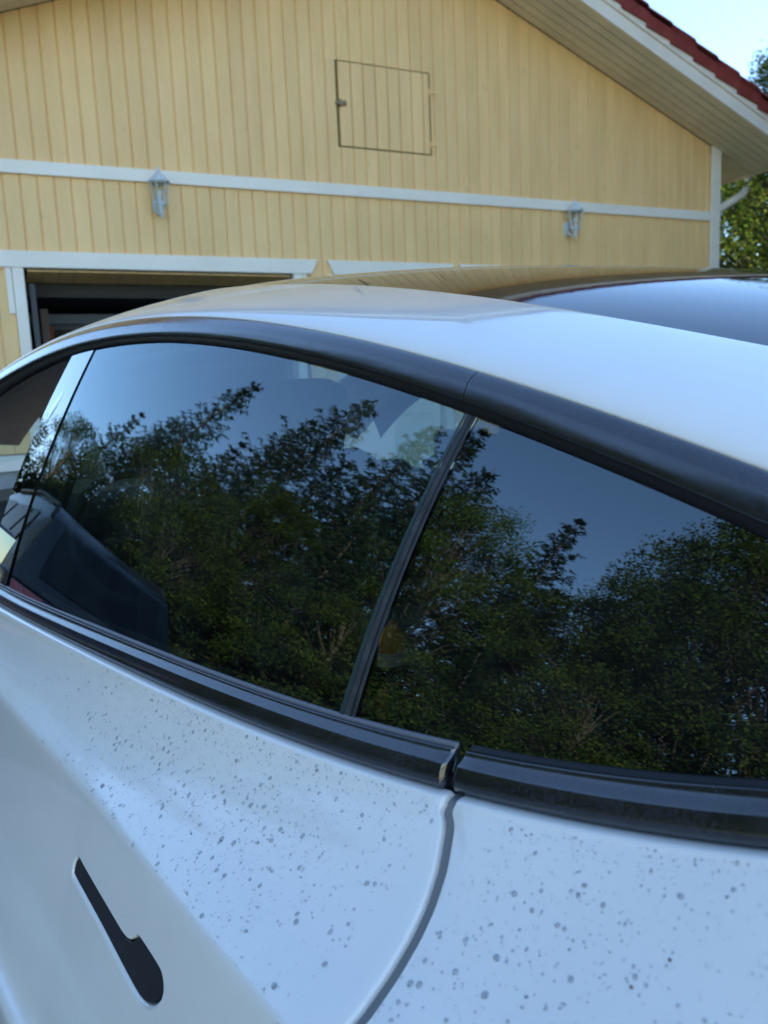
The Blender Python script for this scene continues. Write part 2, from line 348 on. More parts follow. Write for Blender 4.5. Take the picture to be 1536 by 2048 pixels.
# hatch
MB().box(HU0 - .013, HU1 + .013, .0105, .0115, HZ0 - .013, HZ1 + .013).build('hatch_gap_shade', mat('hatch_shade_brown', (.16, .10, .035), .8), gar)  # thin dark sheet, paints the shade inside the gap round the hatch
hat = MB().box(HU0 + .004, HU1 - .004, .016, .03, HZ0, HZ1).build('hatch_door', M_yel, gar)
for k in range(k0, k1):
    a = max(.352 + .12 * k, HU0); b = min(.352 + .12 * (k + 1), HU1)
    if b - a > .01: board('plank', a, b, HZ0, HZ1, HZ1, y=-.006, par=hat, th=.022)
mb = MB(); mb.box(2.955, 3.06, -.022, -.006, 2.455 + WZ, 2.480 + WZ); mb.box(2.99, 3.012, -.03, -.006, 2.44 + WZ, 2.495 + WZ); mb.box(3.03, 3.05, -.034, -.006, 2.45 + WZ, 2.487 + WZ)
mb.build('latch', mat('rusty_latch', (.30, .22, .12), .7), gar, bevel=.002)
for z in (2.655, 2.20): # strap hinges, painted over
    MB().box(3.875, 3.975, -.012, -.004, z + WZ - .008, z + WZ + .008).tube([(3.90, -.012, z + WZ - .03), (3.90, -.012, z + WZ + .03)], .007, 8).build('hinge', M_yel, gar)
# band
MB().box(UL, UR - .002, -.026, .0, 1.692 + WZ, 1.789 + WZ).build('trim_band', M_white, gar, bevel=.004)
MB().prism([(UR, 0), (UR + .135, 0), (UR + .135, zr(UR + .135)), (UR, zr(UR))], -.03, .0).build('corner_board', M_white, gar, bevel=.004)
MB().prism([(UL - .135, 0), (UL, 0), (UL, zr(UL)), (UL - .135, zr(UL - .135))], -.03, .0).build('corner_board', M_white, gar, bevel=.004)
MB().box(UR + .10, UR + .135, .0, .12, 0, zr(UR + .135)).build('corner_return', M_white, gar)
# door frames
def frame(u0, u1, lu0, lu1):
    T = 1.012 + WZ
    MB().prism([(lu0 + .075, T), (lu1 - .075, T), (lu1 - .055, T + .012), (lu1, T + .122), (lu0, T + .122), (lu0 + .055, T + .012)], -.034, .02).build('lintel', M_white, gar, bevel=.004)
    for s, e in ((u0, -1), (u1, 1)):
        a, b = sorted((s, s + e * .082)); j = MB().box(a, b, -.026, .02, 0, T).build('door_jamb', M_white, gar, bevel=.004)
        a, b = sorted((s + e * .086, s + e * .128)); MB().box(a, b, -.018, .02, T - .34, T).build('jamb_block', M_white, gar, bevel=.003)
        a, b = sorted((s, s + e * .02)); MB().box(a, b, .02, .16, 0, T).build('jamb_return', M_white, gar)
frame(.31, 2.47, .05, 2.70); frame(2.93, 3.97, 2.79, 4.10); frame(4.30, 6.46, 4.155, 6.70)
# closed doors in the second and third openings
d2 = MB().box(2.95, 3.95, .06, .10, 0, 1.0 + WZ).build('side_door', M_white, gar, bevel=.005)
MB().box(3.05, 3.45, .045, .062, 1.15, 1.95).build('door_panel', M_white, d2, bevel=.008); MB().box(3.5, 3.85, .045, .062, 1.15, 1.95).build('door_panel', M_white, d2, bevel=.008)
MB().tube([(3.02, .05, 1.05), (3.02, 0, 1.05), (3.12, 0, 1.05)], .009).build('door_handle', M_chrome, d2, True)
d3 = MB().box(4.32, 6.44, .08, .12, 0, 1.0 + WZ).build('garage_door', M_white, gar)
for i in range(18): MB().box(4.33 + i * .117, 4.33 + i * .117 + .112, .062, .08, .02, .98 + WZ).build('plank', M_yel, d3)
# raised tilt door inside the first opening: clad underside seen from below
T = 1.012 + WZ
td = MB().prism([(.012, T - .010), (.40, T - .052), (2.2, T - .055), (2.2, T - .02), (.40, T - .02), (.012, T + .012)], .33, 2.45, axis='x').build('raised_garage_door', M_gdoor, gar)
for i in range(18):
    a = .335 + i * .1175
    MB().prism([(.010, T - .012), (.36, T - .052), (.355, T - .062), (.002, T - .024)], a + .002, a + .1145, axis='x').build('plank', M_yel, td)
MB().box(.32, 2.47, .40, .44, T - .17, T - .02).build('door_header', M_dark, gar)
mb = MB(); mb.box(.35, 2.5, .75, .82, T - .40, T - .27); mb.box(.35, 2.5, .62, .66, T - .36, T - .34); mb.build('door_rail_beam', M_gdoor, gar)
for x in (.345, 2.41): MB().box(x, x + .04, .12, .18, .3, T - .1).build('door_track', M_gdoor, gar)
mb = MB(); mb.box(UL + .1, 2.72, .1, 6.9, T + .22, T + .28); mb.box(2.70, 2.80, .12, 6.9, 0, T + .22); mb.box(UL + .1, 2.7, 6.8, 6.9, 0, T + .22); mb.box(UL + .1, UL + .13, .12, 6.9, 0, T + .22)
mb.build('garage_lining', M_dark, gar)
MB().box(UL + .1, UR - .1, .1, 7, 0.0, .02).build('garage_floor', M_conc, gar)
# things stored in the garage
def gthing(name, label, cat, loc):
    e = empty(name, tuple(gar.matrix_basis @ Vector(loc)) if False else (0, 0, 0)); e.rotation_euler = (0, 0, gdir)
    R_ = Matrix.Rotation(gdir, 3, 'Z'); e.location = (-nv * 6.8145) + R_ @ Vector(loc); tag(e, label, cat); return e
gs = gthing('storage_cabinet', 'dark tall cabinet standing inside the open garage', 'cabinet', (.75, 2.6, 0))
MB().box(-.28, .28, -.25, .25, 0, 1.0 + WZ - .25).build('cabinet_body', mat('cabinet_blue_black', (.01, .012, .025), .4), gs, bevel=.01)
for s in (-.14, .14): MB().box(s - .13, s + .13, -.27, -.25, .06, 1.0 + WZ - .31).build('cabinet_door', mat('cabinet_door_navy', (.012, .014, .03), .35), gs, bevel=.006)
gt = gthing('ceiling_tube_lamp', 'unlit tube lamp hanging under the garage ceiling', 'lamp', (.82, 1.5, 0.70 + WZ))
MB().box(-.1, .1, -.05, .05, .0, .03).build('lamp_housing', M_gdoor, gt); MB().tube([(-.09, 0, -.012), (.09, 0, -.012)], .013).build('lamp_tube', M_bulb, gt, True)
gsh = gthing('tool_rack', 'wooden rack of tools by the inside of the garage jamb', 'rack', (.45, .9, 0))
MB().box(-.03, .03, -.5, .5, .1, .95 + WZ - .2).build('rack_board', mat('old_wood', (.12, .08, .05), .8), gsh)
for i, (yy, c) in enumerate(((-.35, (.25, .06, .03)), (-.1, (.3, .28, .25)), (.15, (.2, .12, .05)))):
    MB().tube([(.05, yy, 1.0), (.05, yy, 2.05 - .1 * i)], .016).build('tool_handle', mat('tool_%s' % 'abc'[i], c, .6), gsh, True)
# soffit: gable boards follow the rake, eave boards run along the side wall
EU = 8.165
for i in range(6):
    y0 = -.61 + i * .1017; y1 = y0 + .089
    for s in (1, -1):
        P = []
        pts = [(3.5, zr(3.5)), (EU, zr(EU))]
        if s < 0: pts = [(7 - p[0], p[1]) for p in pts]
        c, d = .004, .016
        v = []
        for (u, z) in pts:
            v += [(u, y0, z + c), (u, y0 + c, z), (u, y1 - c, z), (u, y1, z + c), (u, y1, z + d), (u, y0, z + d)]
        f = [(j, j + 1, j + 7, j + 6) for j in range(5)] + [(5, 0, 6, 11), (0, 5, 4, 3, 2, 1), (6, 7, 8, 9, 10, 11)]
        mesh_obj('soffit_board', v, f, M_soff, gar)
for i in range(6):
    a = UR + .137 + i * .0885; b = a + .077
    for s in (1, -1):
        v = []
        for yy in (.0, 7.0):
            for (u, dz) in ((a, .004), (a + .004, 0), (b - .004, 0), (b, .004), (b, .016), (a, .016)):
                v.append((u if s > 0 else 7 - u, yy, zr(u) + dz))
        f = [(j, j + 1, j + 7, j + 6) for j in range(5)] + [(5, 0, 6, 11), (0, 5, 4, 3, 2, 1), (6, 7, 8, 9, 10, 11)]
        mesh_obj('soffit_board', v, f, M_soff, gar)
def slab(name, m, u0, u1, y0, y1, d0, d1, bev=.0):
    out = []
    for s in (1, -1):
        pl = [(u0, zr(u0) + d0), (u1, zr(u1) + d0), (u1, zr(u1) + d1), (u0, zr(u0) + d1)]
        if s < 0: pl = [(7 - p[0], p[1]) for p in pl]
        out.append(MB().prism(pl, y0, y1).build(name, m, gar, bevel=bev))
    return out
slab('roof_deck', M_dark, 3.5, EU, -.60, 7.1, .0165, .19)
slab('fascia_board', M_fasc, 3.5, EU + .02, -.632, -.6105, .0, .125, .003)
slab('barge_strip', M_fasc, 3.5, EU + .02, -.652, -.6105, .1255, .205, .004)
slab('eave_board', M_fasc, EU, EU + .02, -.61, 7.1, .0, .17)
# roof tiles: courses .305 m apart, first columns individually along the verge
TC = .3045
ncs = 16
tile_me = {}
def tile_mesh(s, edge):
    key = (s, edge)
    if key in tile_me: return tile_me[key]
    # profile along the slope in (du, dz): thick rounded nose at the lower end
    prof = [(0.0, .045), (.30, .066), (.322, .062), (.332, .048), (.334, .02), (.334, .0), (.0, -.015)]
    wid = .30; n = 7; v = []; f = []
    xs = [i / (n - 1) for i in range(n)]
    for t in xs:
        yy = -.675 + t * wid if edge else t * wid
        hump = .022 * math.cos(2 * math.pi * t) if not (edge and t < .25) else .022
        for (du, dz) in prof:
            v.append((du * s, yy, dz + hump - SL * du))
    m_ = len(prof)
    for i in range(n - 1):
        for j in range(m_): f.append((i * m_ + j, i * m_ + (j + 1) % m_, (i + 1) * m_ + (j + 1) % m_, (i + 1) * m_ + j))
    f.append(tuple(range(m_))); f.append(tuple(range((n - 1) * m_ + m_ - 1, (n - 1) * m_ - 1, -1)))
    if edge: # hanging verge flap
        b0 = len(v); 
        for yy in (-.675, -.655):
            for (du, dz) in ((0, .05), (.31, .07), (.334, .03), (.334, -.075), (.0, -.11)): v.append((du * s, yy, dz - SL * du))
        f += [(b0, b0 + 1, b0 + 2, b0 + 3, b0 + 4), (b0 + 9, b0 + 8, b0 + 7, b0 + 6, b0 + 5)] + [(b0 + j, b0 + 5 + j, b0 + 5 + (j + 1) % 5, b0 + (j + 1) % 5) for j in range(5)]
    me = bpy.data.meshes.new('roof_tile'); me.from_pydata(v, [], f); me.materials.append(M_tile); tile_me[key] = me; return me
U_N = 8.36                                   # lower nose of the lowest course
for s in (1, -1):
    for c_ in range(ncs):
        ue = U_N - c_ * TC; us = ue - .334
        if us < 3.45: continue
        for col_ in range(4):
            o = bpy.data.objects.new('roof_tile', tile_mesh(s, col_ == 0)); link(o, gar)
            o.location = (us if s > 0 else 7 - us, 0 if col_ == 0 else -.675 + col_ * .30, zr(us) + .268 + random.uniform(-.003, .003))
            o.rotation_euler = (random.uniform(-.006, .006), 0, 0)
mb = MB()
for s in (1, -1):
    for c_ in range(ncs):
        ue = U_N - c_ * TC; us = ue - .334
        if us < 3.45: continue
        zz = zr(us) + .268
        for k in range(22):
            y0 = -.675 + (4 + k) * .30
            b0 = len(mb.v)
            for t in (0, .25, .5, .75, 1):
                for du, dz in ((0, .045), (.30, .066), (.334, .048), (.334, 0)):
                    x = us + du; mb.v.append((x if s > 0 else 7 - x, y0 + t * .3, zz + dz + .022 * math.cos(2 * math.pi * t) - SL * du))
            for i in range(4):
                for j in range(3): mb.f.append((b0 + i * 4 + j, b0 + i * 4 + j + 1, b0 + (i + 1) * 4 + j + 1, b0 + (i + 1) * 4 + j))
tag(mb.build('roof_tiles', M_tile, gar), kind='stuff')
MB().tube([(3.5, -.7, zr(3.5) + .34), (3.5, 7.1, zr(3.5) + .34)], .10, 12).build('ridge_cap', M_tile, gar, True)
# gutter and downpipe
gu = MB()
for s in (1, -1):
    secs = [(.065 * math.cos(a), .065 * math.sin(a)) for a in np.linspace(math.pi, 2 * math.pi, 9)]
    b0 = len(gu.v)
    for yy in (-.55, 7.1):
        for (p, q) in secs: gu.v.append(((EU + .095 + p) if s > 0 else 7 - (EU + .095 + p), yy, zr(EU) + .135 + q))
    for j in range(8): gu.f.append((b0 + j, b0 + j + 1, b0 + 10 + j, b0 + 9 + j))
gu.build('gutter', M_fasc, gar, True)
pl = [(8.20, 2.36), (8.235, 2.22), (8.21, 2.10), (8.12, 2.03), (7.95, 1.95), (7.74, 1.85), (7.68, 1.78), (7.665, 1.6), (7.665, -1.0)]
yy = .12
MB().tube([(u, yy, z + WZ) for u, z in pl], .046, 12).build('downpipe', vary(mat('beige_pipe', (.9, .8, .7), .4), (.86, .76, .66), (.92, .83, .73), 4), gar, True)

# wall lanterns
def lantern(u, label):
    e = gthing('wall_lantern', label, 'wall lamp', (u, 0, 1.50 + WZ)); e['group'] = 'lanterns on the garage wall'; e.scale = (.88, .9, .9)
    # oval back plate
    v = []; n = 20
    for yy, s in ((-.001, 1.0), (-.018, 1.0), (-.030, .8)):
        for k in range(n): t = 2 * math.pi * k / n; v.append((.048 * s * math.cos(t), yy, .02 + .085 * s * math.sin(t)))
    f = [(i * n + k, i * n + (k + 1) % n, (i + 1) * n + (k + 1) % n, (i + 1) * n + k) for i in range(2) for k in range(n)] + [tuple(range(2 * n, 3 * n))]
    mesh_obj('back_plate', v, f, M_lampm, e, True)
    MB().tube([(0, -.02, .0), (0, -.06, -.055), (0, -.11, -.075), (0, -.15, -.05), (0, -.155, -.01)], [.016, .013, .012, .013, .016], 10).build('arm', M_lampm, e, True)
    MB().lathe([(.001, -.115), (.014, -.105), (.009, -.09), (.020, -.075), (.014, -.06), (.030, -.035), (.034, -.02), (.048, -.005), (.052, .0), (.001, .002)], 0, -.155, 16).build('lower_finial', M_lampm, e, True)
    fr = MB()
    fr.lathe([(.052, .0), (.056, .006), (.056, .012), (.046, .012)], 0, -.155, 6)
    fr.lathe([(.078, .172), (.088, .176), (.088, .186), (.074, .186), (.074, .172), (.078, .172)], 0, -.155, 6)
    for k in range(6):
        t = 2 * math.pi * k / 6
        fr.tube([(.053 * math.cos(t), -.155 + .053 * math.sin(t), .008), (.080 * math.cos(t), -.155 + .080 * math.sin(t), .176)], .0045, 6)
    fr.build('lantern_frame', M_lampm, e)
    g = MB().lathe([(.0505, .012), (.0765, .172)], 0, -.155, 6)
    g.build('lantern_panes', M_lampgl, e)
    MB().lathe([(.096, .186), (.094, .192), (.062, .222), (.040, .246), (.030, .252), (.022, .275), (.011, .282), (.014, .292), (.004, .318), (.0005, .320)], 0, -.155, 12).build('lantern_roof', M_lampm, e, True)
    MB().lathe([(.001, .012), (.018, .014), (.018, .05), (.001, .052)], 0, -.155, 12).build('bulb_socket', M_lampm, e, True)
    MB().lathe([(.012, .05), (.026, .085), (.022, .11), (.001, .122)], 0, -.155, 12).build('bulb', M_bulb, e, True)
    return e
lantern(1.354, 'grey wall lantern above the open garage door')
lantern(5.47, 'grey wall lantern near the right corner of the yellow wall')

# ------------------------------------------------------------------ the white car (car frame: x forward, y left, z up)
YC = 1.08
AZ = rad(-36.0)
Fv = Vector((math.sin(AZ), math.cos(AZ), 0)); Rv = Vector((math.cos(AZ), -math.sin(AZ), 0))
def car_world(x, y, z=0.0): return Fv * x - Rv * (y - YC) + Vector((0, 0, z))
car = empty('white_car', tuple(car_world(0, 0)), math.atan2(Fv.y, Fv.x))
tag(car, 'white car with black window trim and wet shoulder parked facing the garage', 'car')
def poly(c, x): return np.polyval(c, x)
def ext(c, lo, hi, curve_hi=0.0, slope_hi=None, slope_lo=None):
    d = np.polyder(c)
    def f(x):
        x = np.asarray(x, float); y = poly(c, np.clip(x, lo, hi))
        sl = poly(d, lo) if slope_lo is None else slope_lo; sh = poly(d, hi) if slope_hi is None else slope_hi
        y = y + np.where(x < lo, (x - lo) * sl, 0) + np.where(x > hi, (x - hi) * sh + curve_hi * (x - hi) ** 2, 0)
        return y
    return f
def yb(x):
    xc = np.clip(x, -1.5, 1.8); return .745 + .13 * (xc - .5) - .05 * (xc - .5) ** 2
def S(x, z):
    k = z + .26; return yb(x) - .38 * k - .35 * k * k
zC = ext([-0.00286, 0.003601, -0.13478, 0.377629, -0.17802], .235, 2.01, -.28)
zB = ext([0.001614, -0.00097, -0.142481, 0.386947, -0.169164], .231, 2.01, -.26)
zA = ext([0.000989, -0.005087, -0.118537, 0.362244, -0.13873], .241, 2.10, -.25)
zD = ext([0.148518, -0.575128, 0.808187, -0.5238, -0.138112], .205, 1.442, slope_hi=-.02, slope_lo=-.16)
yDf = ext([0.037626, -0.162566, 0.298714, 0.631486], -.2, 1.442, slope_hi=.03)
zE = ext([0.163515, -0.601154, 0.801721, -0.498202, -0.157242], .196, 1.381, slope_hi=-.02, slope_lo=-.16)
zF = ext([0.129345, -0.507792, 0.725325, -0.47786, -0.178548], .192, 1.357, slope_hi=-.02, slope_lo=-.16)
zH = ext([0.028006, -0.064788, -0.355899], -.3, 1.5)
yH = lambda x: .891 + .03 * np.maximum(0, np.minimum(x, 1.6) - .8)
yE = lambda x: yDf(x) + .016
yF = lambda x: yDf(x) + .024
yB = lambda x: S(x, zB(x)) + .014
yA = lambda x: S(x, zA(x)) + .010
RP = [0.15251569, 0.15874146, -0.08315847, -0.00911167, 0.18852977, -0.054121, 0.24612336, 0, 0, 0.02567966]
def zs_poly(x, y):
    xx = np.clip(x, -.35, 1.6) - .7; y = np.abs(y)
    b = RP[0] + RP[1] * xx + RP[2] * xx ** 2 + RP[3] * xx ** 3 - (RP[4] + RP[5] * xx) * y ** 2 - RP[6] * y ** 4 + RP[9] * xx ** 4
    return b + np.where(x < -.35, (x + .35) * .27 - .10 * (x + .35) ** 2, 0)
def yK(x):
    return np.interp(x, [-1, 0, .3, .46, .6, .7, .82, .98, 1.33, 1.7, 2.1, 3.0], [.50, .50, .494, .4825, .472, .4675, .461, .450, .438, .44, .50, .60])
xk_tab = np.linspace(-1.2, 3.1, 200)
yk_s = np.convolve(np.pad(yK(xk_tab), 8, 'edge'), np.ones(17) / 17, 'valid')
yK2 = lambda x: np.interp(x, xk_tab, yk_s)
def sstep(a, b, x):
    t = np.clip((x - a) / (b - a), 0, 1); return t * t * (3 - 2 * t)
def zroof(x, y):
    k = yK2(x); z1 = zs_poly(x, y); z2 = zA(x) + .058 + .045 * (1 - (y / k) ** 2)
    t = sstep(1.15, 1.6, x); return z1 * (1 - t) + z2 * t
zKf = lambda x: zroof(x, yK2(x))

def grid(name, P, mat_, parent, smooth=True, sharp=None, mirror=False, cull=None):
    """P: array (rows, cols, 3) in car coordinates with z relative to the camera height"""
    P = np.array(P, float); nr, nc = P.shape[:2]
    if mirror: P = P * np.array([1, -1, 1])
    P = P + np.array([0, 0, HC])
    idx = np.arange(nr * nc).reshape(nr, nc)
    f = np.stack([idx[:-1, :-1], idx[:-1, 1:], idx[1:, 1:], idx[1:, :-1]], -1).reshape(-1, 4)
    if cull is not None:
        cen = P.reshape(-1, 3)[f].mean(1); f = f[~cull(cen)]
    if mirror: f = f[:, ::-1]
    return mesh_obj(name, P.reshape(-1, 3), f, mat_, parent, smooth)
def rows(xs, fn):
    """fn(x array) -> list of (y, z) row arrays; x may be overridden by giving (x,y,z)"""
    out = []
    for r in fn(xs):
        if len(r) == 2: out.append(np.stack([xs, np.broadcast_to(r[0], xs.shape), np.broadcast_to(r[1], xs.shape)], -1))
        else: out.append(np.stack([np.broadcast_to(q, xs.shape) for q in r], -1))
    return np.array(out)
def chaikin_rows(P, it=2):
    P = np.array(P)
    for _ in range(it):
        Q = [P[0]]
        for i in range(len(P) - 1):
            Q.append(P[i] * .75 + P[i + 1] * .25); Q.append(P[i] * .25 + P[i + 1] * .75)
        Q.append(P[-1]); P = np.array(Q)
    return P
# ---- side profile of the body
def side_rows(xs):
    f_y, f_z, h_y, h_z = yF(xs), zF(xs), yH(xs), zH(xs)
    L = [(f_y - .009, f_z + .0012), (f_y - .0035, f_z + .0012), (f_y + .001, f_z + .0002), (f_y + .0035, f_z - .0030)]
    for t, sg in ((.12, .0035), (.25, .0065), (.4, .0085), (.55, .0085), (.7, .0068), (.84, .0036), (.95, .0008)):
        L.append((f_y + (h_y - f_y) * t - sg * .55, f_z + (h_z - f_z) * t - sg * .83))
    L += [(h_y, h_z), (h_y + .0045, h_z - .014), (h_y + .013, h_z - .045), (h_y + .022, h_z - .080), (h_y + .032, h_z - .118), (h_y + .0405, h_z - .150), (h_y + .0475, h_z - .165),
          (h_y + .058, h_z - .195), (h_y + .068, h_z - .236), (h_y + .074, h_z - .243), (h_y + .084, h_z - .246), (h_y + .088, h_z - .254), (h_y + .088, h_z - .30),
          (h_y + .082, h_z - .36), (h_y + .075, h_z - .45), (h_y + .080, h_z - .55), (h_y + .075, h_z - .66), (h_y + .03, h_z - .78)]
    return L
WHX = (-.22, 2.67); WR = .39
def cull_wheel(c):
    r = np.zeros(len(c), bool)
    for wx in WHX: r |= (np.hypot(c[:, 0] - wx, c[:, 2] - .35) < WR)
    return r
# door rear edge as a function of the profile height parameter (x decreasing down the shoulder)
def edge_x(P_row_z, P_row_y):
    """x of the door's rear edge for a profile point, by how far the point lies between trim (t=0) and crease (t=1)"""
    x = .39
    for _ in range(2):
        t = (P_row_y - yF(x)) / (yH(x) - yF(x))
        x = np.interp(t, [-.1, .018, .044, .071, .116, .235, .368, .489, .623, .794, 1.0, 1.1, 1.25, 1.5, 1.9, 2.4], [.394, .392, .3875, .384, .380, .370, .3615, .356, .352, .3485, .350, .362, .385, .43, .52, .60])
    return x
def side_panel(name, x_lo, x_hi, curl_lo=None, curl_hi=None, n=60, mirror=False, rear_edge=None, front_edge=None, mt=MP, parent=car):
    """build a strip of the body side between two x limits that may follow the curved door edge"""
    base = np.linspace(0, 1, n)
    # evaluate base profile at many x then re-sample each row between its own limits
    X0 = np.linspace(x_lo - .35, x_hi + .35, 260); R0 = chaikin_rows(rows(X0, side_rows), 2)
    out = []
    for i in range(len(R0)):
        yr, zr_ = R0[i][:, 1], R0[i][:, 2]
        xl, xh = x_lo, x_hi
        if rear_edge is not None: xl = float(edge_x(0, np.interp(.37, X0, yr))) + rear_edge
        if front_edge is not None: xh = float(edge_x(0, np.interp(.37, X0, yr))) - front_edge
        xs = xl + (xh - xl) * base
        row = np.stack([xs, np.interp(xs, X0, yr), np.interp(xs, X0, zr_)], -1)
        out.append(row)
    P = np.array(out)
    # curl the ends inward (rounded panel edge)
    def curl(side):
        c = []
        for a, dx, dn in ((1, .0014, .0004), (2, .0024, .0018), (3, .0027, .0038), (4, .0027, .0060)):
            e = P[:, 0] if side == 'lo' else P[:, -1]; e2 = P[:, 3] if side == 'lo' else P[:, -4]
            sgn = -1 if side == 'lo' else 1
            nrm = np.gradient(e, axis=0); nn = np.stack([0 * nrm[:, 0], -nrm[:, 2], nrm[:, 1]], -1); nn /= np.linalg.norm(nn, axis=1, keepdims=True) + 1e-9
            nn[nn[:, 1] < 0] *= -1; nn[:9] = nn[9]
            q = e.copy(); q[:, 0] += sgn * dx; q -= nn * dn; c.append(q)
        return c
    cl = curl('lo')[::-1] if curl_lo else []; ch = curl('hi') if curl_hi else []
    P = np.concatenate(([np.array(cl).transpose(1, 0, 2)] if cl else []) + [P] + ([np.array(ch).transpose(1, 0, 2)] if ch else []), axis=1)
    return grid(name, P, mt, parent, True, mirror=mirror, cull=cull_wheel)
doors = {}
for mir in (False, True):
    sfx = mir
    doors[('rear', mir)] = side_panel('rear_door', .35, 1.425, True, True, 90 if mir else 170, mir, rear_edge=.0056)
    doors[('front', mir)] = side_panel('front_door', 1.434, 2.42, True, True, 40, mir)
    side_panel('rear_fender', -1.05, .35, False, True, 90, mir, front_edge=.0085)
    side_panel('front_fender', 2.43, 3.3, True, False, 40, mir)
    # deep filler behind the door gaps
    X = np.linspace(.25, 1.6, 30); R0 = chaikin_rows(rows(X, side_rows), 1); R0[:, :, 1] -= .0042; R0[:, :, 2] -= .0036
    grid('door_gap_filler', R0[:26], M_gap, car, mirror=mir)

# ---- belt trim
def trim_strip(name, x0, x1, fn, mt, parent, n=70, mirror=False, cap=.004, skew=0.0):
    xs = np.linspace(x0, x1, n); P = rows(xs, fn)
    if skew:
        k = len(P)
        for i in range(k): 
            dx = skew * (1 - i / (k - 1)); t = np.linspace(1, 0, n) if skew < 0 else np.linspace(1, 0, n)
            P[i, :, 0] += dx * t
    if cap: # small inward returns at both ends
        a = P[:, :1].copy(); a[:, :, 0] -= cap * .25; a[:, :, 1] -= .0003; a2 = P[:, :1].copy(); a2[:, :, 0] -= cap * .4; a2[:, :, 1] -= .012; a2[:, :, 2] -= .002
        b = P[:, -1:].copy(); b[:, :, 0] += cap * .25; b[:, :, 1] -= .0003; b2 = P[:, -1:].copy(); b2[:, :, 0] += cap * .4; b2[:, :, 1] -= .012; b2[:, :, 2] -= .002
        P = np.concatenate([a2, a, P, b, b2], 1)
    return grid(name, P, mt, parent, mirror=mirror)
def belt_rows(x):
    d_y, d_z, e_y, e_z, f_y, f_z = yDf(x), zD(x), yE(x), zE(x), yF(x), zF(x)
    return chaikin_rows([np.stack([x, d_y + .0045, d_z - .010], -1), np.stack([x, d_y + .0048, d_z - .0035], -1), np.stack([x, d_y + .0065, d_z - .0022], -1),
        np.stack([x, d_y * .5 + e_y * .5 + .0002, d_z * .5 + e_z * .5 - .0004], -1),
        np.stack([x, e_y - .0010, e_z + .0008], -1), np.stack([x, e_y + .0003, e_z - .0012], -1), np.stack([x, e_y * .5 + f_y * .5 - .0005, e_z * .5 + f_z * .5], -1),
        np.stack([x, f_y - .0050, f_z + .0034], -1), np.stack([x, f_y - .010, f_z + .0012], -1)], 2)
def belt_fn(x): return [(r[:, 0], r[:, 1], r[:, 2]) for r in belt_rows(x)]
def lip_fn(x):
    d_y, d_z = yDf(x), zD(x)
    return [(d_y - .004, d_z - .004), (d_y - .0002, d_z + .0002), (d_y + .0022, d_z - .0006), (d_y + .0032, d_z - .0022), (d_y + .003, d_z - .010)]
def lip2_fn(x):
    d_y, d_z = yDf(x), zD(x)
    return [(d_y - .004, d_z - .004), (d_y - .0005, d_z + .0004), (d_y + .001, d_z - .0008), (d_y + .0018, d_z - .0015), (d_y + .0032, d_z - .0016), (d_y + .0042, d_z - .0034), (d_y + .0046, d_z - .011)]
for mir in (False, True):
    trim_strip('belt_trim', .4065, 1.43, belt_fn, M_trim, doors[('rear', mir)], 90, mir)
    trim_strip('belt_trim', 1.437, 2.55, belt_fn, M_trim, doors[('front', mir)], 40, mir)
    trim_strip('belt_trim', -.25, .3925, belt_fn, M_trim, car, 60, mir)
    trim_strip('window_lip_seal', .4065, 1.43, lip_fn, M_lip, doors[('rear', mir)], 60, mir)
    trim_strip('window_lip_seal', 1.437, 2.5, lip_fn, M_lip, doors[('front', mir)], 30, mir)
    trim_strip('window_lip_seal', -.2, .3925, lip2_fn, M_rub, car, 60, mir)
    # dark shelf under the trims, closes the gap
    def shelf(x): return [(yDf(x) - .03, zD(x) - .010), (yDf(x) + .004, zD(x) - .012), (yF(x) - .013, zF(x) - .004), (yF(x) - .014, zF(x) - .05)]
    trim_strip('belt_gap_filler', -.25, 2.5, shelf, M_rub, car, 60, mir, cap=0)

# ---- upper window trim, rubber, rail
def utrim_rows(x):
    b_y, b_z, a_y, a_z = yB(x), zB(x), yA(x), zA(x)
    dy, dz = a_y - b_y, a_z - b_z
    pt = lambda t, o: np.stack([x, b_y + dy * t + o * .75, b_z + dz * t + o * .66], -1)
    return chaikin_rows([np.stack([x, b_y - .012, b_z + .003], -1), np.stack([x, b_y - .001, b_z - .0003], -1), pt(.08, .0016), pt(.30, .0036), pt(.50, .0046), pt(.56, .0046), pt(.80, .0028), pt(.97, .0008),
        np.stack([x, a_y - .001, a_z + .0002], -1), np.stack([x, a_y - .006, a_z - .004], -1)], 2)
def utrim_fn(x): return [(r[:, 0], r[:, 1], r[:, 2]) for r in utrim_rows(x)]
def seal_fn(x): return [(yB(x) - .004, zB(x) + .004), (yB(x) - .0045, zB(x) + .0005), (yB(x) - .0075, zB(x) - .001), (S(x, zB(x) - .004) + .0035, zB(x) - .0035), (S(x, zC(x)) + .0015, zC(x) + .001), (S(x, zC(x)) - .004, zC(x) + .003)]
def rail_rows(x):
    a_y, a_z, k_y = yA(x), zA(x), yK2(x); k_z = zKf(x)
    dy, dz = k_y - a_y, k_z - a_z
    pt = lambda t, o: np.stack([x, a_y + dy * t + o * .25, a_z + dz * t + o], -1)
    return chaikin_rows([np.stack([x, a_y - .008, a_z - .006], -1), np.stack([x, a_y - .0022, a_z - .0012], -1), np.stack([x, a_y - .001, a_z + .0012], -1), pt(.05, .0052), pt(.18, .0085), pt(.4, .0095), pt(.65, .008), pt(.85, .0055), pt(.96, .0038),
        np.stack([x, k_y + .001, k_z + .0025], -1), np.stack([x, k_y - .0015, k_z + .0016], -1), np.stack([x, k_y - .003, k_z - .006], -1)], 2)
def rail_fn(x): return [(r[:, 0], r[:, 1], r[:, 2]) for r in rail_rows(x)]
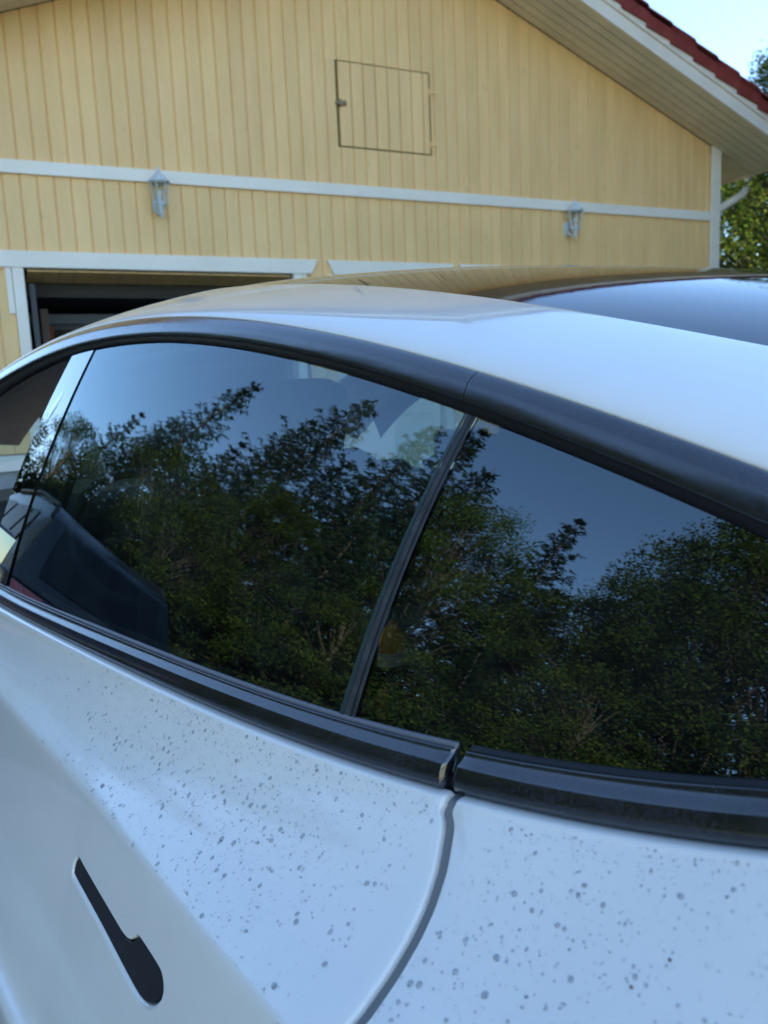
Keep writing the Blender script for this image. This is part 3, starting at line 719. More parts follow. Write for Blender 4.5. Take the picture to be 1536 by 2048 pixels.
for mir in (False, True):
    trim_strip('window_trim', .4864, 2.72, utrim_fn, M_trim, car, 120, mir, cap=0)
    trim_strip('window_trim', -.12, .4856, utrim_fn, M_trim, car, 60, mir, cap=0)
    trim_strip('window_seal', -.1, 2.6, seal_fn, M_rub, car, 150, mir, cap=0)
    trim_strip('roof_rail', -.6, 2.95, rail_fn, MP, car, 200, mir, cap=0)
# roof glass
xs = np.linspace(-.5, 1.93, 150); T_ = np.linspace(-1, 1, 60)
P = np.array([np.stack([xs, t * (yK2(xs) - .0042), zroof(xs, t * (yK2(xs) - .0042))], -1) for t in T_])
grid('roof_glass', P, M_roofglass, car)
P2 = P[:, ::4].copy(); P2[:, :, 2] -= .045
grid('roof_lining', P2, M_int, car)
# windscreen, bonnet, nose, tail
xs = np.linspace(1.93, 2.98, 30)
P = np.array([np.stack([xs, t * (yK2(xs)), zroof(xs, t * yK2(xs))], -1) for t in T_[::3]])
grid('windscreen', P, M_screen, car)
xs = np.linspace(2.98, 3.42, 16); zh = lambda x, t: np.interp(x, [2.98, 3.15, 3.30, 3.38, 3.42], [-.31, -.37, -.47, -.56, -.70]) + .03 * (1 - t * t)
P = np.array([np.stack([xs, t * np.interp(xs, [2.98, 3.42], [.89, .70]), zh(xs, t)], -1) for t in np.linspace(-1, 1, 24)])
grid('bonnet', P, MP, car)
MB().prism([(3.0, .28), (3.42, .30), (3.46, .45), (3.42, .72), (3.2, .9), (3.0, .95)], -.82, .82).build('front_bumper', MP, car, bevel=.04, seg=3)
for s in (-1, 1):
    MB().prism([(3.18, .74), (3.43, .68), (3.40, .76), (3.2, .84)], s * .52, s * .84).build('headlight', M_lampg, car, bevel=.01)
xs = np.linspace(-1.15, -.5, 20)
zt = lambda x, y: np.interp(x, [-1.15, -1.05, -.95, -.5], [-.42, -.33, -.27, float(zs_poly(-.5, 0))]) - .06 * y * y
P = np.array([np.stack([xs, t * (yK2(xs) + .12), zt(xs, t)], -1) for t in T_[::3]])
grid('tailgate_glass', P, M_roofglass, car)
MB().prism([(-1.12, .35), (-.9, .30), (-.9, 1.12), (-1.10, 1.08), (-1.16, .9), (-1.18, .55)], -.85, .85).build('rear_bumper', MP, car, bevel=.04, seg=3)
for s in (-1, 1): MB().prism([(-1.17, .86), (-1.0, .86), (-.95, 1.02), (-1.15, 1.02)], s * .45, s * .87).build('tail_light', M_red, car, bevel=.01)
for mir in (False, True):
    xs = np.linspace(-1.05, -.08, 20)
    R_ = [(yF(xs), zF(xs) - .01), (yF(xs) - .05, zF(xs) * .6 + zA(xs) * .4), (yA(xs) + .01, zA(xs) - .01), (yK2(xs) + .03, zA(xs) + .03)]
    P = chaikin_rows([np.stack([xs, a, b], -1) for a, b in R_], 2); grid('rear_pillar', P, MP, car, mirror=mir)
# wheels
for wx in WHX:
    for s in (-1, 1):
        t_ = MB(); prof = [(.22, -.11), (.33, -.115), (.350, -.09), (.355, 0), (.350, .09), (.33, .115), (.22, .11)]
        n = 32; b0 = 0; v = []; f = []
        for r_, yy in prof:
            for k in range(n): a = 2 * math.pi * k / n; v.append((wx + r_ * math.cos(a), s * .83 + yy, .355 + r_ * math.sin(a)))
        for i in range(len(prof) - 1):
            for k in range(n): f.append((i * n + k, i * n + (k + 1) % n, (i + 1) * n + (k + 1) % n, (i + 1) * n + k))
        wh = mesh_obj('wheel', v, f, M_tyre, car, True)
        rm = MB()
        for k in range(5):
            a = 2 * math.pi * k / 5
            c_, s_ = math.cos(a), math.sin(a)
            rm.add([(wx + c_ * r - s_ * q, s * (.83 + .10 - .02 * (r < .1)), .355 + s_ * r + c_ * q) for r, q in ((.02, -.03), (.235, -.022), (.235, .022), (.02, .03))], [(0, 1, 2, 3)])
        rm.tube([(wx, s * .90, .355), (wx, s * .935, .355)], .045, 16); rm.build('rim', M_wheel, wh)
        ring = []; 
        v = []; f = []
        for k in range(n):
            a = 2 * math.pi * k / n
            for r_ in (.215, .25): v.append((wx + r_ * math.cos(a), s * .935, .355 + r_ * math.sin(a)))
        f = [(2 * k, 2 * k + 1, (2 * k + 3) % (2 * n), (2 * k + 2) % (2 * n)) for k in range(n)]
        mesh_obj('rim_ring', v, f, M_wheel, wh)

# ---- window panes
BL = .0055
def pane(name, xb0, xb1, xt0, xt1, mt, parent, off=0.0, nx=60, nz=28, mirror=False, zlo=.02, ztop=.004, b0=0.0, b1=0.0):
    out = []
    for v in np.linspace(0, 1, nz):
        q_ = 4 * v * (1 - v)
        xs = np.linspace(xb0 + (xt0 - xb0) * v + b0 * q_, xb1 + (xt1 - xb1) * v + b1 * q_, nx)
        z = (zD(xs) - zlo) * (1 - v) + (zC(xs) + ztop) * v
        out.append(np.stack([xs, S(xs, z) + off, z], -1))
    return grid(name, np.array(out), mt, parent, mirror=mirror)
for mir in (False, True):
    D_r, D_f = doors[('rear', mir)], doors[('front', mir)]
    pane('rear_door_window', .527, 1.383, .4905, 1.408, M_glassR, D_r, mirror=mir, b0=BL)
    pane('quarter_window', .02, .5105, .06, .4785, M_glassQ, car, off=-.001, mirror=mir, b1=BL)
    if mir: pane('front_door_window', 1.50, 2.62, 1.50, 2.45, M_glassF, D_f, mirror=mir, off=-.002)
    bp = pane('pillar_panel', 1.397, 1.538, 1.4165, 1.5275, M_gloss, car, off=.0018, nx=14, nz=40, mirror=mir, ztop=-.001)
    pane('pillar_backing', 1.37, 1.54, 1.398, 1.53, M_rub, car, off=-.004, nx=8, nz=20, mirror=mir, ztop=.004)
    # door glass edge and the felt division strip
    pane('glass_edge_strip', .523, .5285, .4885, .4915, mat('glass_edge_green', (.03, .05, .05), .2) if not mir else M_rub, D_r, off=.0012, nx=4, nz=40, mirror=mir, zlo=.01, b0=BL, b1=BL)
    st = pane('division_seal', .5115, .5235, .4790, .4885, M_felt, car, off=.0006, nx=6, nz=40, mirror=mir, zlo=.01, b0=BL, b1=BL)
    for q in (.22,):
        a_, b_ = .5115 + .012 * q, .4790 + .0095 * q
        pane('seal_groove', a_, a_ + .0016, b_, b_ + .0014, M_rub, car, off=.0012, nx=3, nz=40, mirror=mir, zlo=.01, b0=BL, b1=BL)
    pane('quarter_glass_edge', .5098, .5113, .4780, .4792, M_felt, car, off=.0011, nx=3, nz=40, mirror=mir, zlo=.01, b0=BL, b1=BL)
    if not mir:
        # camera cover on the B pillar
        v = []; n = 28; cx, cz = 1.480, -.0075
        v.append((cx, S(cx, cz) + .0034, cz + HC))
        for k in range(n):
            a = 2 * math.pi * k / n; dx, dz = .012 * math.cos(a), .024 * math.sin(a)
            x, z = cx + dx - dz * .30, cz + dz; v.append((x, float(S(x, z)) + .0021, z + HC))
        mesh_obj('camera_cover', v, [(0, 1 + k, 1 + (k + 1) % n) for k in range(n)], M_camcov, bp, True)
# rear door handle (flush, black, with a rounded paint lip round it)
hz = [(-.0, 0)]
H_OUT = [(0.78, -0.4515), (0.787, -0.4575), (0.7885, -0.466), (0.784, -0.469), (0.74, -.4705), (0.692, -0.472), (0.644, -0.4745), (0.601, -0.476), (0.585, -.4745), (0.572, -0.470), (0.561, -0.462), (0.5535, -0.453), (0.5525, -0.447), (0.556, -.4425), (0.563, -0.4405), (0.585, -.4402), (0.606, -0.4405), (0.6125, -0.4425), (0.618, -0.447), (0.626, -0.4525), (0.637, -0.455), (0.651, -0.4555), (0.702, -0.4545), (0.74, -.4535), (0.767, -0.4525)]
X0 = np.linspace(.3, 1.2, 90); SR = chaikin_rows(rows(X0, side_rows), 2)
def side_y(x, z):
    yr = np.array([np.interp(x, X0, r[:, 1]) for r in SR]); zr_ = np.array([np.interp(x, X0, r[:, 2]) for r in SR])
    return float(np.interp(-z, -zr_, yr))
def cubic_loop(pts, sub=3):
    pts = [np.array(p) for p in pts]; out = []
    n = len(pts)
    for i in range(n):
        p0, p1, p2, p3 = pts[i - 1], pts[i], pts[(i + 1) % n], pts[(i + 2) % n]
        for k in range(sub):
            t = k / sub; out.append(.5 * ((2 * p1) + (-p0 + p2) * t + (2 * p0 - 5 * p1 + 4 * p2 - p3) * t * t + (-p0 + 3 * p1 - 3 * p2 + p3) * t ** 3))
    return out
loop = cubic_loop(H_OUT, 3)
rearR = doors[('rear', False)]
area = sum(loop[i - 1][0] * loop[i][1] - loop[i][0] * loop[i - 1][1] for i in range(len(loop)))
sg = 1 if area > 0 else -1
nn = len(loop)
def offset_loop(lp, d):
    out = []; n = len(lp)
    for i in range(n):
        t = lp[(i + 1) % n] - lp[i - 1]; q = np.array([t[1], -t[0]]); q /= np.linalg.norm(q) + 1e-9
        out.append(lp[i] + q * d * sg)
    return out
def inside(p, lp):
    c = False; n = len(lp); j = n - 1
    for i in range(n):
        xi, zi = lp[i]; xj, zj = lp[j]
        if (zi > p[1]) != (zj > p[1]) and p[0] < (xj - xi) * (p[1] - zi) / (zj - zi + 1e-12) + xi: c = not c
        j = i
    return c
from mathutils.geometry import delaunay_2d_cdt
def cut_recess():
    """open the door skin round the handle so the handle sits in a real recess"""
    me = rearR.data; co = np.array([v.co[:] for v in me.vertices]); fs = [tuple(p.vertices) for p in me.polygons]
    zr_ = co[:, 2] - HC
    box = (co[:, 0] > .530) & (co[:, 0] < .812) & (zr_ > -.497) & (zr_ < -.418) & (co[:, 1] > .86)
    rem = [f for f in fs if all(box[i] for i in f)]; keep = [f for f in fs if not all(box[i] for i in f)]
    cnt = {}
    for f in rem:
        for i in range(4):
            e = tuple(sorted((f[i], f[(i + 1) % 4]))); cnt[e] = cnt.get(e, 0) + 1
    bed = [e for e, c in cnt.items() if c == 1]; bv = {i for e in bed for i in e}
    outer = offset_loop(loop, .0046); near = offset_loop(loop, .0078)
    iv = [i for i in {i for f in rem for i in f} - bv if not inside((co[i, 0], zr_[i]), near)]
    ids = sorted(bv) + iv; pos = {v: k for k, v in enumerate(ids)}
    pts = [Vector((co[i, 0], zr_[i])) for i in ids] + [Vector((p[0], p[1])) for p in outer]
    n0 = len(ids); edges = [(pos[a_], pos[b_]) for a_, b_ in bed] + [(n0 + k, n0 + (k + 1) % nn) for k in range(nn)]
    vo, eo, fo, ov, oe, of = delaunay_2d_cdt(pts, edges, [], 0, 1e-7)
    # boundary polygon for the outside test
    adj = {}
    for a_, b_ in bed: adj.setdefault(a_, []).append(b_); adj.setdefault(b_, []).append(a_)
    st = bed[0][0]; ring = [st]; prev = None; cur = st
    while True:
        nx_ = [q for q in adj[cur] if q != prev][0]
        if nx_ == st: break
        ring.append(nx_); prev, cur = cur, nx_
    bp_ = [(co[i, 0], zr_[i]) for i in ring]
    V = [tuple(c) for c in co]; new = {}
    for k, src in enumerate(ov):
        s0 = src[0] if src else None
        if s0 is not None and s0 < n0: new[k] = ids[s0]
        else:
            x, z = vo[k]; new[k] = len(V); V.append((x, side_y(x, z), z + HC))
    F_ = list(keep)
    for f in fo:
        c = (sum(vo[i][0] for i in f) / 3, sum(vo[i][1] for i in f) / 3)
        if inside(c, outer) or not inside(c, bp_): continue
        q = [new[i] for i in f]
        A, B, D_ = (Vector(V[i]) for i in q)
        if (B - A).cross(D_ - A).y < 0: q = q[::-1]
        F_.append(tuple(q))
    m2 = bpy.data.meshes.new('rear_door'); m2.from_pydata(V, [], F_); m2.update(); m2.polygons.foreach_set('use_smooth', [True] * len(m2.polygons)); m2.materials.append(MP)
    rearR.data = m2
cut_recess()
def ringmesh(name, spec, m, par):
    R_ = [[(p[0], side_y(p[0], p[1]) + h, p[1] + HC) for p in offset_loop(loop, d)] for d, h in spec]
    return mesh_obj(name, [q for r in R_ for q in r], [(i * nn + k, i * nn + (k + 1) % nn, (i + 1) * nn + (k + 1) % nn, (i + 1) * nn + k) for i in range(len(R_) - 1) for k in range(nn)], m, par, True)
bm = bmesh.new(); vs = [bm.verts.new((p[0], side_y(p[0], p[1]) - .0016, p[1] + HC)) for p in loop]
fc = bm.faces.new(vs); bmesh.ops.triangulate(bm, faces=[fc])
me = bpy.data.meshes.new('door_handle'); bm.to_mesh(me); bm.free(); me.materials.append(M_handle)
hd = link(bpy.data.objects.new('door_handle', me), rearR)
ringmesh('handle_edge', [(.0, -.0016), (.0004, -.0022), (.0005, -.006)], M_handle, hd)
ringmesh('handle_gap', [(.0003, -.0058), (.0022, -.0060)], M_rub, hd)
ringmesh('handle_recess_edge', [(.0046, .0), (.0040, -.0002), (.0032, -.0009), (.0024, -.0022), (.0018, -.0040), (.0016, -.0062)], MP, hd)

# ---- cabin
for mir in (False, True):
    s = -1 if mir else 1
    # inner roof-side lining (beige), door inner panels (dark)
    def lin(x): return [(yB(x) - .022, zB(x) - .012), (yB(x) - .045, zB(x) - .002), (yB(x) - .075, zB(x) + .018), (yK2(x) + .02, zKf(x) - .04), (yK2(x) - .06, zKf(x) - .05)]
    trim_strip('roof_side_lining', -.3, 2.75, lin, M_liner if True else M_int, car, 60, mir, cap=0)
    def lin2(x): return [(yB(x) - .016, zB(x) - .010), (yB(x) - .026, zB(x) - .013), (yB(x) - .045, zB(x) - .006)]
    trim_strip('inner_window_seal', -.1, 2.6, lin2, M_int, car, 60, mir, cap=0)
    def dp(x): return [(yDf(x) - .012, zD(x) - .018), (yDf(x) - .05, zD(x) - .022), (yDf(x) - .085, zD(x) - .045), (yDf(x) - .06, -.55), (yDf(x) - .04, -1.05)]
    trim_strip('inner_door_panel', -.2, 2.6, dp, M_int, car, 30, mir, cap=0)
    # inner B pillar
    P = []
    for z in np.linspace(-.32, .11, 8):
        x0, x1 = 1.36, 1.56; yy = float(S(1.45, z)) - .03
        P.append([(x0 - .01, yy + .015, z), (x0, yy - .02, z), ((x0 + x1) / 2, yy - .045, z), (x1, yy - .02, z), (x1 + .01, yy + .015, z)])
    grid('inner_pillar', P, M_int, car, mirror=mir)
    P = []
    for z in np.linspace(-.30, -.07, 8):
        x0 = .40 - .09 * (z + .3) ; yy = float(S(x0, z)) - .03
        P.append([(x0 + .015, yy + .018, z), (x0 - .0, yy - .02, z), (x0 - .1, yy - .05, z), (x0 - .3, yy - .05, z)])
    grid('rear_inner_pillar', P, M_int, car, mirror=mir)
def rbox(name, cx, cy, cz, sx, sy, sz, m, rx=0.0, bev=.04, parent=car):
    mb = MB().box(-sx / 2, sx / 2, -sy / 2, sy / 2, -sz / 2, sz / 2); o = mb.build(name, m, parent, True, bevel=bev, seg=4)
    o.location = (cx, cy, cz + HC); o.rotation_euler = (0, rx, 0); return o
for s in (-1, 1):
    rbox('front_seat_back', 1.42, s * .37, -.42, .13, .48, .62, M_seat, -.35, .05); rbox('front_headrest', 1.30, s * .37, -.065, .09, .27, .17, M_seat, -.25, .035)
    rbox('front_seat_cushion', 1.72, s * .37, -.78, .52, .50, .16, M_seat, -.1, .05)
    rbox('rear_headrest', .42, s * .33, -.16, .08, .26, .14, M_seat, -.3, .03)
rbox('rear_seat_back', .52, 0, -.45, .14, 1.28, .62, M_seat, -.42, .05)
rbox('rear_seat_cushion', .85, 0, -.80, .50, 1.28, .18, M_seat, -.1, .05)
rbox('dashboard', 2.42, 0, -.38, .36, 1.42, .22, M_int, .1, .06)
rbox('rear_parcel_shelf', -.1, 0, -.42, .75, 1.2, .04, M_int, 0, .01)
rbox('rear_view_mirror', 2.18, 0, .055, .03, .22, .06, M_int, 0, .012)
scr = rbox('centre_screen', 2.20, 0, -.27, .02, .38, .23, mat('screen_dark', (.01, .01, .012), .05), .1, .006)
MB().box(-.9, 3.0, -.8, .8, .17, .20).build('car_floor', M_int, car)
MB().box(2.52, 2.56, -.86, .86, .2, HC - .33).build('firewall', M_int, car)
# steering wheel
v = MB(); pts = [(2.08 + .07 * math.cos(a), .37 + .18 * math.sin(a), -.37 + HC + .17 * math.cos(a)) for a in np.linspace(0, 2 * math.pi, 25)]
v.tube(pts, .014, 8, cap=False); v.box(2.08, 2.14, .31, .43, -.42 + HC, -.33 + HC); v.tube([(2.08, .21, -.37 + HC), (2.08, .53, -.37 + HC)], .014); v.build('steering_wheel', M_int, car, True)

# ---- mirrors
for s in (-1, 1):
    mm = MB().box(2.28, 2.42, min(s * .92, s * 1.10), max(s * .92, s * 1.10), HC - .30, HC - .17).build('door_mirror', M_trim, car, True, bevel=.04, seg=4)
    MB().box(2.272, 2.279, min(s * .935, s * 1.085), max(s * .935, s * 1.085), HC - .285, HC - .185).build('mirror_glass', M_mirror, mm)
    MB().tube([(2.36, s * .84, HC - .30), (2.36, s * .95, HC - .27)], .02, 8).build('mirror_arm', M_trim, mm, True)

# ------------------------------------------------------------------ water drops on the shoulder and trim
def drops():
    Xs = np.linspace(.1, 1.45, 200); RR = chaikin_rows(rows(Xs, side_rows), 2)
    V = []; Fc = []
    def put(x, rowf, r, src, lift=.0):
        i = min(int(rowf), len(src) - 2); t = rowf - i
        def pt(x_, rf):
            rf = min(max(rf, 0), len(src) - 1.001); i_ = int(rf); t_ = rf - i_
            a = src[i_]; b = src[i_ + 1]
            ya = np.interp(x_, Xs, a[:, 1]) * (1 - t_) + np.interp(x_, Xs, b[:, 1]) * t_; za = np.interp(x_, Xs, a[:, 2]) * (1 - t_) + np.interp(x_, Xs, b[:, 2]) * t_
            return np.array([x_, ya, za])
        p = pt(x, rowf); tx = pt(x + .004, rowf) - p; tv = pt(x, rowf + .3) - p
        tx /= np.linalg.norm(tx); tv -= tx * (tv @ tx); tv /= np.linalg.norm(tv) + 1e-9; n = np.cross(tx, tv); n /= np.linalg.norm(n)
        if n[1] + n[2] < 0: n = -n
        el = rng.uniform(.85, 1.2); ph = rng.uniform(0, 6.28)
        b0 = len(V); k = 10
        for ring, (rr, h) in enumerate(((1.0, .0), (.82, .16), (.45, .27))):
            for j in range(k):
                a = 2 * math.pi * j / k; wob = 1 + .10 * math.sin(2 * a + ph)
                q = p + (tx * math.cos(a) * el + tv * math.sin(a)) * r * rr * wob + n * (h * r + .00012); V.append(tuple(q + np.array([0, 0, HC])))
        V.append(tuple(p + n * (.30 * r + .00012) + np.array([0, 0, HC])))
        for g in range(2):
            for j in range(k): Fc.append((b0 + g * k + j, b0 + g * k + (j + 1) % k, b0 + (g + 1) * k + (j + 1) % k, b0 + (g + 1) * k + j))
        for j in range(k): Fc.append((b0 + 2 * k + j, b0 + 2 * k + (j + 1) % k, b0 + 3 * k))
    # rows of the shoulder: find indices between paint top and crease at x=.5
    ymid = np.array([np.interp(.5, Xs, r[:, 1]) for r in RR]); top, cr = .5 * 0 + np.interp(yF(.5) + .003, ymid[:60], np.arange(len(ymid))[:60]), np.interp(yH(.5), ymid[:60], np.arange(60))
    n_ = 0
    while n_ < 4600:
        x = rng.uniform(.13, 1.15); t = rng.beta(1.1, 1.7)
        dens = np.interp(x, [.13, .2, .3, .38, .5, .62, .75, .9, 1.15], [.45, .8, 1.0, .45, 1.0, 1.0, .75, .35, .06])
        if abs(x - .372) < .02: continue
        if rng.random() > dens: continue
        small = rng.random()
        r = rng.uniform(.0002, .0005) if small < .72 else (rng.uniform(.0005, .0009) if small < .95 else rng.uniform(.0009, .0019))
        if t > .35: r *= 1.25
        put(x, top + (cr - top) * t, r, RR); n_ += 1
    for _ in range(150): put(rng.uniform(.55, 1.0), cr + rng.uniform(4, 26), rng.uniform(.0003, .0006), RR)
    BR = belt_rows(Xs)
    for _ in range(900):
        x = rng.uniform(.15, 1.2)
        if abs(x - .402) < .014: continue
        put(x, rng.uniform(9, 27), rng.uniform(.00018, .0005), BR)
    o = mesh_obj('water_drops', V, Fc, None, None, True)
    m = bpy.data.materials.new('water_drop'); m.use_nodes = True; N = m.node_tree.nodes; L = m.node_tree.links; N.clear()
    out = N.new('ShaderNodeOutputMaterial'); tr = N.new('ShaderNodeBsdfTransparent'); tr.inputs[0].default_value = (.925, .93, .94, 1); gl = N.new('ShaderNodeBsdfGlossy'); gl.inputs['Roughness'].default_value = .03
    fr = N.new('ShaderNodeFresnel'); fr.inputs[0].default_value = 1.33; mx = N.new('ShaderNodeMixShader'); L.new(fr.outputs[0], mx.inputs[0]); L.new(tr.outputs[0], mx.inputs[1]); L.new(gl.outputs[0], mx.inputs[2])
    df = N.new('ShaderNodeBsdfDiffuse'); df.inputs[0].default_value = (.42, .42, .43, 1); g = N.new('ShaderNodeNewGeometry'); mr = N.new('ShaderNodeMapRange'); mr.inputs['To Min'].default_value = .0; mr.inputs['To Max'].default_value = .14
    L.new(g.outputs['Random Per Island'], mr.inputs[0]); mx2 = N.new('ShaderNodeMixShader'); L.new(mr.outputs[0], mx2.inputs[0]); L.new(mx.outputs[0], mx2.inputs[1]); L.new(df.outputs[0], mx2.inputs[2]); L.new(mx2.outputs[0], out.inputs[0])
    o.data.materials.append(m)
    o.location = car.location; o.rotation_euler = car.rotation_euler
    tag(o, 'dried rain drops scattered over the white shoulder and black trim', 'water drops', kind='stuff')
drops()
def crumb(name, label, cat, m, pts, loc, n_):
    e_ = bpy.data.meshes.new(name); bm_ = bmesh.new(); bmesh.ops.create_icosphere(bm_, subdivisions=2, radius=1.0)
    for v_ in bm_.verts: v_.co = Vector((v_.co.x * pts[0], v_.co.y * pts[1], v_.co.z * pts[2])) * (1 + .25 * math.sin(9 * v_.co.x + 5 * v_.co.y + 3 * v_.co.z))
    bm_.to_mesh(e_); bm_.free(); e_.materials.append(m); o_ = link(bpy.data.objects.new(name, e_))
    cm = Matrix.Translation(car.location) @ Matrix.Rotation(car.rotation_euler.z, 4, 'Z')
    nrm = (cm.to_3x3() @ Vector(n_)).normalized()
    o_.rotation_euler = nrm.to_track_quat('Z', 'Y').to_euler(); o_.location = cm @ Vector(loc) + nrm * pts[2] * .6
    tag(o_, label, cat); return o_
crumb('dirt_crumb', 'small rusty brown crumb stuck on the white rear fender', 'dirt crumb', mat('rusty_crumb', (.28, .13, .04), .8), (.0011, .0008, .0005), (.2233, .7765, 1.1158), (.04, .58, .81))
crumb('seed', 'small dark seed lying on the white rear fender', 'seed', mat('dark_seed', (.10, .08, .08), .7), (.0010, .0008, .0005), (.2129, .7595, 1.1289), (.04, .6, .8))

# ------------------------------------------------------------------ dark car parked on the left (seen mirrored in the windows)
def dark_car():
    e = empty('dark_car', tuple(car_world(4.35, 2.75)), math.atan2(Fv.y, Fv.x) + rad(1.5))
    tag(e, 'dark estate car parked to the left, mirrored in the side windows', 'car')
    hull = [(0, .35), (.02, .75), (.05, .95), (.18, 1.02), (.9, 1.02), (2.9, .98), (3.9, .90), (4.35, .80), (4.55, .62), (4.58, .35), (4.2, .25), (.3, .25)]
    MB().prism(hull, -.90, .90).build('body', M_suv, e, True, bevel=.07, seg=4)
    gh = [(.12, 1.0), (.42, 1.50), (.60, 1.60), (1.4, 1.66), (2.2, 1.62), (2.55, 1.52), (3.35, .98)]
    v = []; 
    for s in (-1, 1):
        for (x, z) in gh: v.append((x, s * (.86 - (z - 1.0) * .33), z))
    n = len(gh); f = [(i, i + 1, n + i + 1, n + i) for i in range(n - 1)] + [tuple(range(n)), tuple(range(2 * n - 1, n - 1, -1))]
    mb = MB(); mb.add(v, f); mb.build('cabin', M_suv, e, True, bevel=.03, seg=3)
    e.scale = (1.05, 1.0, 1.13)
    gm = mat('dark_car_glass', (.004, .006, .008), .35, spec=.35)
    for s in (-1, 1):
        yy = lambda z: s * (.873 - (z - 1.0) * .33)
        for (a, b, c_, d) in (((.62), (.98), (1.02), (.86)), ((1.06), (1.62), (1.64), (1.10)), ((1.72), (2.85), (2.30), (1.74))):
            q = [(a, 1.05), (b, 1.05), (c_, 1.50), (d, 1.52)]
            mesh_obj('side_window', [(x, yy(z), z) for x, z in q], [(0, 1, 2, 3)], gm, e)
        MB().tube([(.55, yy(1.03), 1.03), (2.95, yy(1.03), 1.03)], .010, 6).build('chrome_strip', M_chrome, e, True)
        MB().tube([(.50, s * .70, 1.50), (.64, s * .67, 1.61), (1.4, s * .65, 1.68), (2.1, s * .66, 1.64)], .018, 8)  .build('roof_bar', M_dpost, e, True)
        for wx in (.85, 3.65):
            pr = [(.18, -.1), (.32, -.11), (.335, 0), (.32, .11), (.18, .1)]; n = 24; v = []
            for r_, y_ in pr:
                for k in range(n): a = 2 * math.pi * k / n; v.append((wx + r_ * math.cos(a), s * .82 + y_, .335 + r_ * math.sin(a)))
            wh = mesh_obj('wheel', v, [(i * n + k, i * n + (k + 1) % n, (i + 1) * n + (k + 1) % n, (i + 1) * n + k) for i in range(4) for k in range(n)], M_tyre, e, True)
            mb = MB(); mb.lathe([(.0, 0)], 0, 0, 3); mb = MB()
            for k in range(5):
                a = 2 * math.pi * k / 5; c_, s_ = math.cos(a), math.sin(a)
                mb.add([(wx + c_ * r - s_ * q, s * .925, .335 + s_ * r + c_ * q) for r, q in ((.02, -.035), (.2, -.02), (.2, .02), (.02, .035))], [(0, 1, 2, 3)])
            mb.build('rim', M_wheel, wh)
        mesh_obj('tail_lamp', [(.0, s * .55, .84), (.0, s * .86, .84), (.04, s * .87, .98), (.03, s * .55, .98)], [(0, 1, 2, 3)], M_red, e)
        MB().box(2.75, 2.9, min(s * .9, s * 1.08), max(s * .9, s * 1.08), 1.0, 1.13).build('door_mirror', M_suv, e, True, bevel=.03, seg=3)
        for dx in (1.2, 2.05): MB().tube([(dx, s * .905, .9), (dx + .18, s * .905, .9)], .013, 6).build('door_handle', M_chrome, e, True)
    mesh_obj('rear_window', [(.17, -.62, 1.10), (.17, .62, 1.10), (.385, .56, 1.48), (.385, -.56, 1.48)], [(0, 1, 2, 3)], gm, e)
dark_car()

# snow brush leaning on the rear seat, seen dimly through the dark glass
def snow_brush():
    e = empty('snow_brush', tuple(car_world(.600, .640, HC - .252)), math.atan2(Fv.y, Fv.x))
    tag(e, 'orange tipped snow brush standing on the rear seat behind the dark glass', 'snow brush')
    MB().lathe([(.0165, .0), (.015, .010), (.009, .022), (.002, .029), (.0003, .030)], 0, 0, 14, sx=.7).build('scraper_tip', M_orange, e, True)
    MB().lathe([(.0185, -.013), (.0165, .0)], 0, 0, 14, sx=.7).build('brush_band', M_beige, e, True)
    MB().tube([(0, 0, -.45), (0, 0, -.012)], .0085, 10).build('shaft', M_dpost, e, True)
    MB().tube([(.004, .010, -.12), (.004, .010, -.040)], .0055, 10).build('grip_sleeve', M_orange, e, True)
    MB().tube([(.010, .0, -.045), (.055, .0, -.085)], .006, 8).build('hook', M_orange, e, True)
snow_brush()

